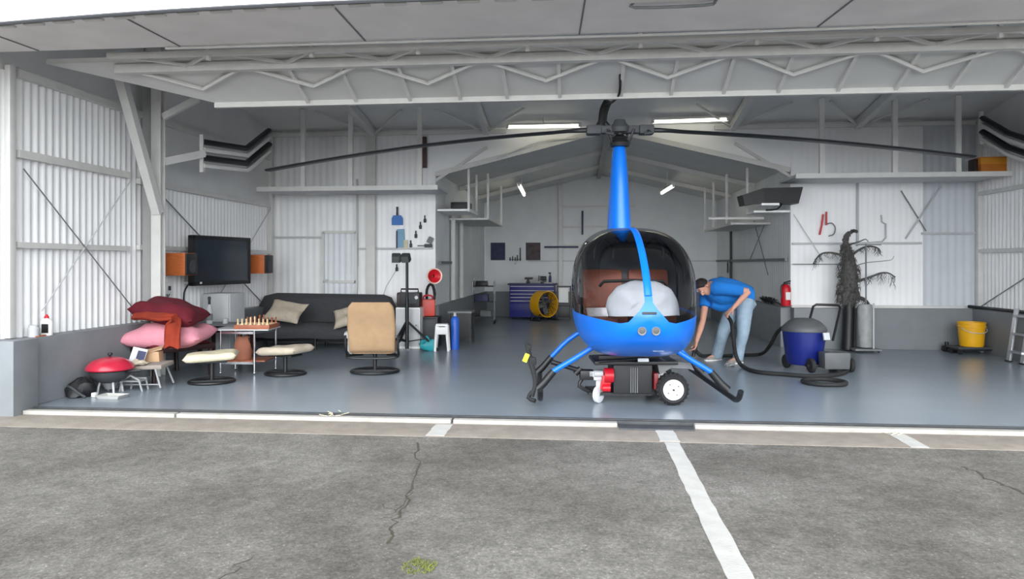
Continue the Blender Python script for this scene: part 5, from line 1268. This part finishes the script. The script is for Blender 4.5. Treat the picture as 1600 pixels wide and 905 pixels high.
# brush on the ledge
br = P(1195,472,Y=YB-.15)
bq = P(1195,470,X=BR-.15); t = thing('long_brush', 'black bristle brush lying with its handle on the bay wall ledge', 'brush', (BR-.10,bq.y,ST+.002))
rd = random.Random(3); bb_ = MB()
for i in range(160):
    y = rd.uniform(-.42,.42); a_ = rd.uniform(0,2*PI); bb_.tube([V(0,y,.07),V(math.cos(a_)*.075,y+rd.uniform(-.03,.03),.07+math.sin(a_)*.065)],[.006,.003],4)
bb_.tube([(0,-.42,.07),(0,.42,.07)],.03,8); bb_.build('bristles', black, t); MB().tube([(0,-.42,.07),(0,-1.0,.03)],.018,8).build('handle', black, t)
# extinguisher at the corner
p = P(1228,478,Y=YB-.20); t = thing('fire_extinguisher', 'red fire extinguisher hanging at the right corner of the bay opening', 'extinguisher', (p.x,p.y,p.z), .2)
MB().lathe([(0,0),(.075,.0),(.082,.02),(.082,.30),(.06,.345),(.03,.365),(0,.37)], n=24).build('tank', redp, t)
vv = MB(); vv.cyl((0,0,.36),(0,0,.40),.022,10); vv.box((.02,0,.41),(.12,.03,.02),rot=(0,-.25,0)); vv.box((.02,0,.385),(.10,.025,.015)); vv.build('valve', black, t)
MB().tube([(-.02,-.02,.39),(-.10,-.03,.33),(-.095,-.03,.15)],.013,8,sm=3).build('hose', black, t)
MB().box((.0,-.08,.17),(.085,.012,.13),bev=.004).build('label', whitep, t); MB().box((.0,.10,.2),(.06,.06,.3)).build('wall_bracket', redp, t)
# red hook hanger on the white sheet
p = P(1284,368,Y=YB-.04); t = thing('wall_hanger', 'red-handled wire hanger with a grey loop on the white sheet', 'hanger', p)
def WQ(px, py, dy=0): return V((px-1284)*YB/F/1.04, dy, -(py-368)*12.3/F)
MB().tube([WQ(1281,367),WQ(1284,352),WQ(1286,335)],.016,8).build('red_bar', redp, t); MB().tube([WQ(1291,331),WQ(1291,352)],.016,8).build('red_bar', redp, t)
MB().tube([WQ(1291,350,-.01),WQ(1299,349,-.01),WQ(1304,356,-.01),WQ(1302,366,-.01),WQ(1294,369,-.01)],.010,8,sm=3).build('grey_loop', mgrey, t)
t_ = MB().tube([P(1377,336,Y=YB-.04),P(1378,347,Y=YB-.04),P(1384,350,Y=YB-.04),P(1384,372,Y=YB-.04),P(1378,378,Y=YB-.04),P(1330,381,Y=YB-.04)],.014,8,sm=1)
tag(t_.build('wall_conduit', lgrey), 'bent grey conduit pipe on the white sheet above the fibre tree branches', 'pipe')
# ================================================================== dark fibre tree sculpture
tb = P(1325,547,d=11.9); tb.z = 0
t = thing('fibre_tree', 'dark shaggy tree sculpture with drooping branches against the white sheet', 'tree', tb)
def T(px, py, dd=0): return P(px, py, d=11.9+dd)-tb
rd = random.Random(17)
MB().tube([T(1324,545)+V(0,0,-.01),T(1325,520),T(1326,495),T(1326,470)],[.10,.095,.095,.10],16,sm=3).build('base_trunk', black, t)
tr2 = MB(); path = [T(1324,476),T(1325,462),T(1327,445),T(1327,425),T(1325,405),T(1322,390),T(1321,376),T(1325,366),T(1333,361),T(1340,362)]
rads = [.11,.14,.13,.12,.085,.055,.042,.03,.02,.012]
tr2.tube(path, rads, 16, sm=5)
for v in tr2.bm.verts:
    v.co += V(rd.uniform(-1,1),rd.uniform(-1,1),rd.uniform(-1,1))*.014
for px_, py_, r_ in ((1314,452,.05),(1338,436,.045),(1340,462,.05),(1316,428,.04),(1333,414,.035),(1312,466,.045)):
    tr2.ball(T(px_,py_,rd.uniform(-.08,.05)), (r_,r_,r_*1.3), 10)
for v in tr2.bm.verts:
    v.co += V(rd.uniform(-1,1),rd.uniform(-1,1),rd.uniform(-1,1))*.010
tr2.build('trunk', ropem, t)
shg = MB()
for i in range(420):
    u = rd.random()*.62; k = u*(len(path)-1); a_ = path[int(k)].lerp(path[min(int(k)+1,9)], k-int(k)); r_ = rads[int(k)]
    q_ = rd.uniform(0,2*PI); dv = V(math.cos(q_),math.sin(q_),0); p0 = a_+dv*r_*.8
    shg.tube([p0, p0+dv*(rd.uniform(.01,.05)+(.05*rd.random() if .05<u<.4 else 0))+V(0,0,rd.uniform(-.02,.04)), p0+dv*(rd.uniform(.02,.06)+(.06*rd.random() if .05<u<.4 else 0))+V(0,0,rd.uniform(-.10,-.01))],[.009,.006,.003],4)
shg.build('shaggy_fibre', ropem, t)['kind'] = 'stuff'
brs = [[(1322,402),(1312,398),(1298,395),(1285,396),(1277,402),(1270,413)],
       [(1330,400),(1340,392),(1352,386),(1362,385),(1372,388),(1376,393)],
       [(1332,442),(1345,438),(1360,433),(1376,427),(1388,427),(1399,433)],
       [(1330,470),(1342,466),(1352,469),(1360,478)],
       [(1328,382),(1342,378),(1352,374),(1357,378)],
       [(1330,418),(1352,411),(1380,408),(1393,406),(1397,400)]]
brr = [(.022,1),(.022,1),(.026,1),(.045,1),(.014,0),(.008,0)]
for b_, (r0, hangs) in zip(brs, brr):
    dd = rd.uniform(-.15,.1); pp = [T(x,y,dd*i/len(b_)) for i,(x,y) in enumerate(b_)]; n_ = len(pp)
    o = MB().tube(pp, [r0*(1-.65*i/(n_-1)) for i in range(n_)], 8, sm=4).build('branch', ropem if r0 > .01 else mgrey, t)
    if hangs:
        s_ = MB()
        for i in range(46):
            k = (.25+.75*rd.random())*(n_-1); p0 = pp[int(k)].lerp(pp[min(int(k)+1,n_-1)], k-int(k)); l_ = rd.uniform(.03,.16 if b_[0][1] < 430 or r0 > .04 else .26)*(.4+k/(n_-1)*.6)
            s_.tube([p0, p0+V(rd.uniform(-.03,.03),rd.uniform(-.03,.03),-l_*.4), p0+V(rd.uniform(-.05,.05),rd.uniform(-.04,.04),-l_)],[.004,.003,.002],4)
        s_.build('strands', thatch, o)['kind'] = 'stuff'
tb2 = P(1351,551,d=11.75); tb2.z = 0
t = thing('pole_stand', 'slim grey pole stand with a wrapped lower half beside the fibre tree', 'stand', tb2)
MB().cyl((.02,0,.05),(.02,0,1.78),.013,8).build('pole', mgrey, t)
MB().bar((-.12,0,1.76),(.26,0,1.76),.018,.018).build('crossbar', mgrey, t)
pl = mat('grey_wrap_film', (150,152,152), .5, var=.15, scale=9, bump=.2)
rings = []
for z, r_ in ((.08,.11),(.25,.12),(.5,.125),(.70,.12),(.78,.10)): rings.append([V(r_*math.cos(q_)*(1+.08*math.sin(5*q_+z*4)), r_*math.sin(q_), z) for q_ in [2*PI*k/22 for k in range(22)]])
MB().loft(rings).build('wrapped_bundle', pl, t)
MB().cyl((.125,-.04,.05),(.125,-.04,.80),.014,8).build('side_pole', lgrey, t)
b_ = MB(); b_.box((.0,0,.045),(.42,.34,.03),bev=.008); b_.build('base', mgrey, t)
for x in (-.17,.17):
    for y in (-.13,.13): MB().ball((x,y,.021),.021,10).build('caster', blackr, t)
# ================================================================== yellow bucket on a dolly, ladder, handrail, orange box
bp_ = P(1518,548,d=11.5); bp_.z = 0
dl = thing('dolly', 'low dark wheeled dolly under the yellow bucket', 'dolly', bp_, .1)
MB().box((0,0,.105),(.62,.34,.035),bev=.008).build('deck', dgrey, dl)
for x in (-.26,.26):
    for y in (-.12,.12): MB().lathe([(.006,-.014),(.042,-.014),(.042,.014),(.006,.014)],(x,y,.043),14,axis=(1,.2,0)).build('caster', blackr if x<0 else greyhub, dl); 
MB().bar((-.27,0,.075),(.27,0,.075),.30,.03).build('caster_plate', black, dl)
bk_ = thing('bucket', 'yellow plastic bucket standing on the dark dolly', 'bucket', (bp_.x-.0,bp_.y,.124), .1)
MB().lathe([(0,0),(.165,.0),(.172,.02),(.198,.36),(.206,.365),(.206,.385),(.19,.385),(.165,.03),(0,.02)], n=36).build('pail', yellow, bk_); MB().lathe([(.199,.30),(.207,.305),(.207,.325),(.2,.33)], n=36).build('rim_band', yellow, bk_)
MB().tube([(-.205,0,.33),(-.16,-.14,.25),(0,-.205,.22),(.16,-.14,.25),(.205,0,.33)],.006,6,sm=5).build('bail', lgrey, bk_)
rc = P(1488,542,d=11.8); t = thing('floor_jack', 'small black jack lying on the floor left of the yellow bucket', 'jack', (rc.x,rc.y,0), .2)
MB().box((0,0,.06),(.30,.12,.08),bev=.02).build('body', black, t); MB().cyl((-.10,0,.10),(-.10,0,.16),.03,12).build('ram', black, t)
for x in (-.1,.1): MB().cyl((x,-.08,.035),(x,.08,.035),.035,12).build('wheel', blackr, t)
la = thing('ladder', 'aluminium step ladder leaning at the right edge by the right wall', 'ladder', (0,0,0))
lb, lt2 = P(1576,562,d=10.55), P(1606,480,d=11.0); lb.z = 0.0
la.location = lb; u = (lt2-lb)
u = V(.17,.10,.78)
for k, off in enumerate((V(0,0,0), V(.02,-.30,0))):
    MB().bar(off+V(0,0,0.01), off+u, .03, .085, up=(0,1,0), bev=.004).build('rail', alu, la)
for k in range(3):
    q_ = u*((k+.6)/3); MB().bar(q_, q_+V(.02,-.30,0), .08, .03).build('rung', alu, la)
for off in (V(0,0,0), V(.02,-.30,0)): MB().box(off+V(0,0,.012),(.06,.10,.024),bev=.006).build('foot', blackr, la)
h0 = P(1532,479,Y=12.45); h1 = P(1594,487,d=11.3)
tag(MB().tube([V(XR-.26,12.60,.735),V(XR-.15,12.3,.725),V(XR-.13,11.6,.725),V(XR-.13,10.2,.725)],.027,10,sm=3).build('pipe', black), 'black pipe lying on the ledge of the right stem wall', 'pipe')
ob = P(1548,268,Y=12.1); t = thing('orange_box', 'orange and brown box at the right end of the right hanging shelf', 'box', (ob.x,12.15,zR+.022))
MB().box((0,0,.14),(.42,.34,.28),bev=.012).build('box_body', orangebox, t); MB().box((0,0,.21),(.43,.35,.10),bev=.01).build('orange_band', mat('bright_orange',(216,146,40),.6), t); MB().box((-.24,0,.13),(.05,.2,.26),bev=.008).build('side_strip', dwood, t)
sw = P(657,248,Y=YB-.05); t = thing('wall_box', 'narrow dark brown box on the wall above the left hanging shelf', 'box', (sw.x+.06,YB-.06,P(660,263,Y=YB).z)); MB().box((0,0,.28),(.11,.08,.56),bev=.008).build('box_body', mat('dark_brown_box',(70,48,46),.6), t); MB().box((0,-.045,.28),(.08,.012,.50),bev=.004).build('cover', mat('brown_cover',(84,60,58),.6), t)
# ================================================================== daylight: bright overcast sky
w = bpy.data.worlds.new('overcast_sky'); SC.world = w; w.use_nodes = True
nt = w.node_tree; N = nt.nodes; L = nt.links; N.clear()
out = N.new('ShaderNodeOutputWorld'); bg = N.new('ShaderNodeBackground'); tc = N.new('ShaderNodeTexCoord')
sx = N.new('ShaderNodeSeparateXYZ'); L.new(tc.outputs['Generated'], sx.inputs[0])
rp = N.new('ShaderNodeValToRGB'); e = rp.color_ramp.elements
e[0].position = 0; e[0].color = (.92,.96,.98,1); e[1].position = .8; e[1].color = (1.15,1.2,1.24,1)
nz = N.new('ShaderNodeTexNoise'); nz.inputs['Scale'].default_value = 3; nz.inputs['Detail'].default_value = 5; L.new(tc.outputs['Generated'], nz.inputs['Vector'])
mr = N.new('ShaderNodeMapRange'); mr.inputs[3].default_value = .9; mr.inputs[4].default_value = 1.1; L.new(nz.outputs['Fac'], mr.inputs[0])
L.new(sx.outputs['Z'], rp.inputs[0]); L.new(rp.outputs[0], bg.inputs[0])
neg = N.new('ShaderNodeMath'); neg.operation = 'MULTIPLY'; neg.inputs[1].default_value = -1; neg.use_clamp = True; L.new(sx.outputs['Y'], neg.inputs[0])
pw = N.new('ShaderNodeMath'); pw.operation = 'POWER'; pw.inputs[1].default_value = 1.6; L.new(neg.outputs[0], pw.inputs[0])
ma = N.new('ShaderNodeMath'); ma.operation = 'MULTIPLY_ADD'; ma.inputs[1].default_value = 2.75; ma.inputs[2].default_value = .30; L.new(pw.outputs[0], ma.inputs[0])   # the bright side of the overcast lies behind the camera
mm = N.new('ShaderNodeMath'); mm.operation = 'MULTIPLY'; L.new(ma.outputs[0], mm.inputs[1]); L.new(mr.outputs[0], mm.inputs[0]); L.new(mm.outputs[0], bg.inputs[1])
L.new(bg.outputs[0], out.inputs[0])
s = bpy.data.lights.new('veiled_sun','SUN'); s.energy = .5; s.angle = math.radians(80); so = bpy.data.objects.new('veiled_sun', s); COL.objects.link(so)
so.rotation_euler = (math.radians(68), 0, math.radians(-6))
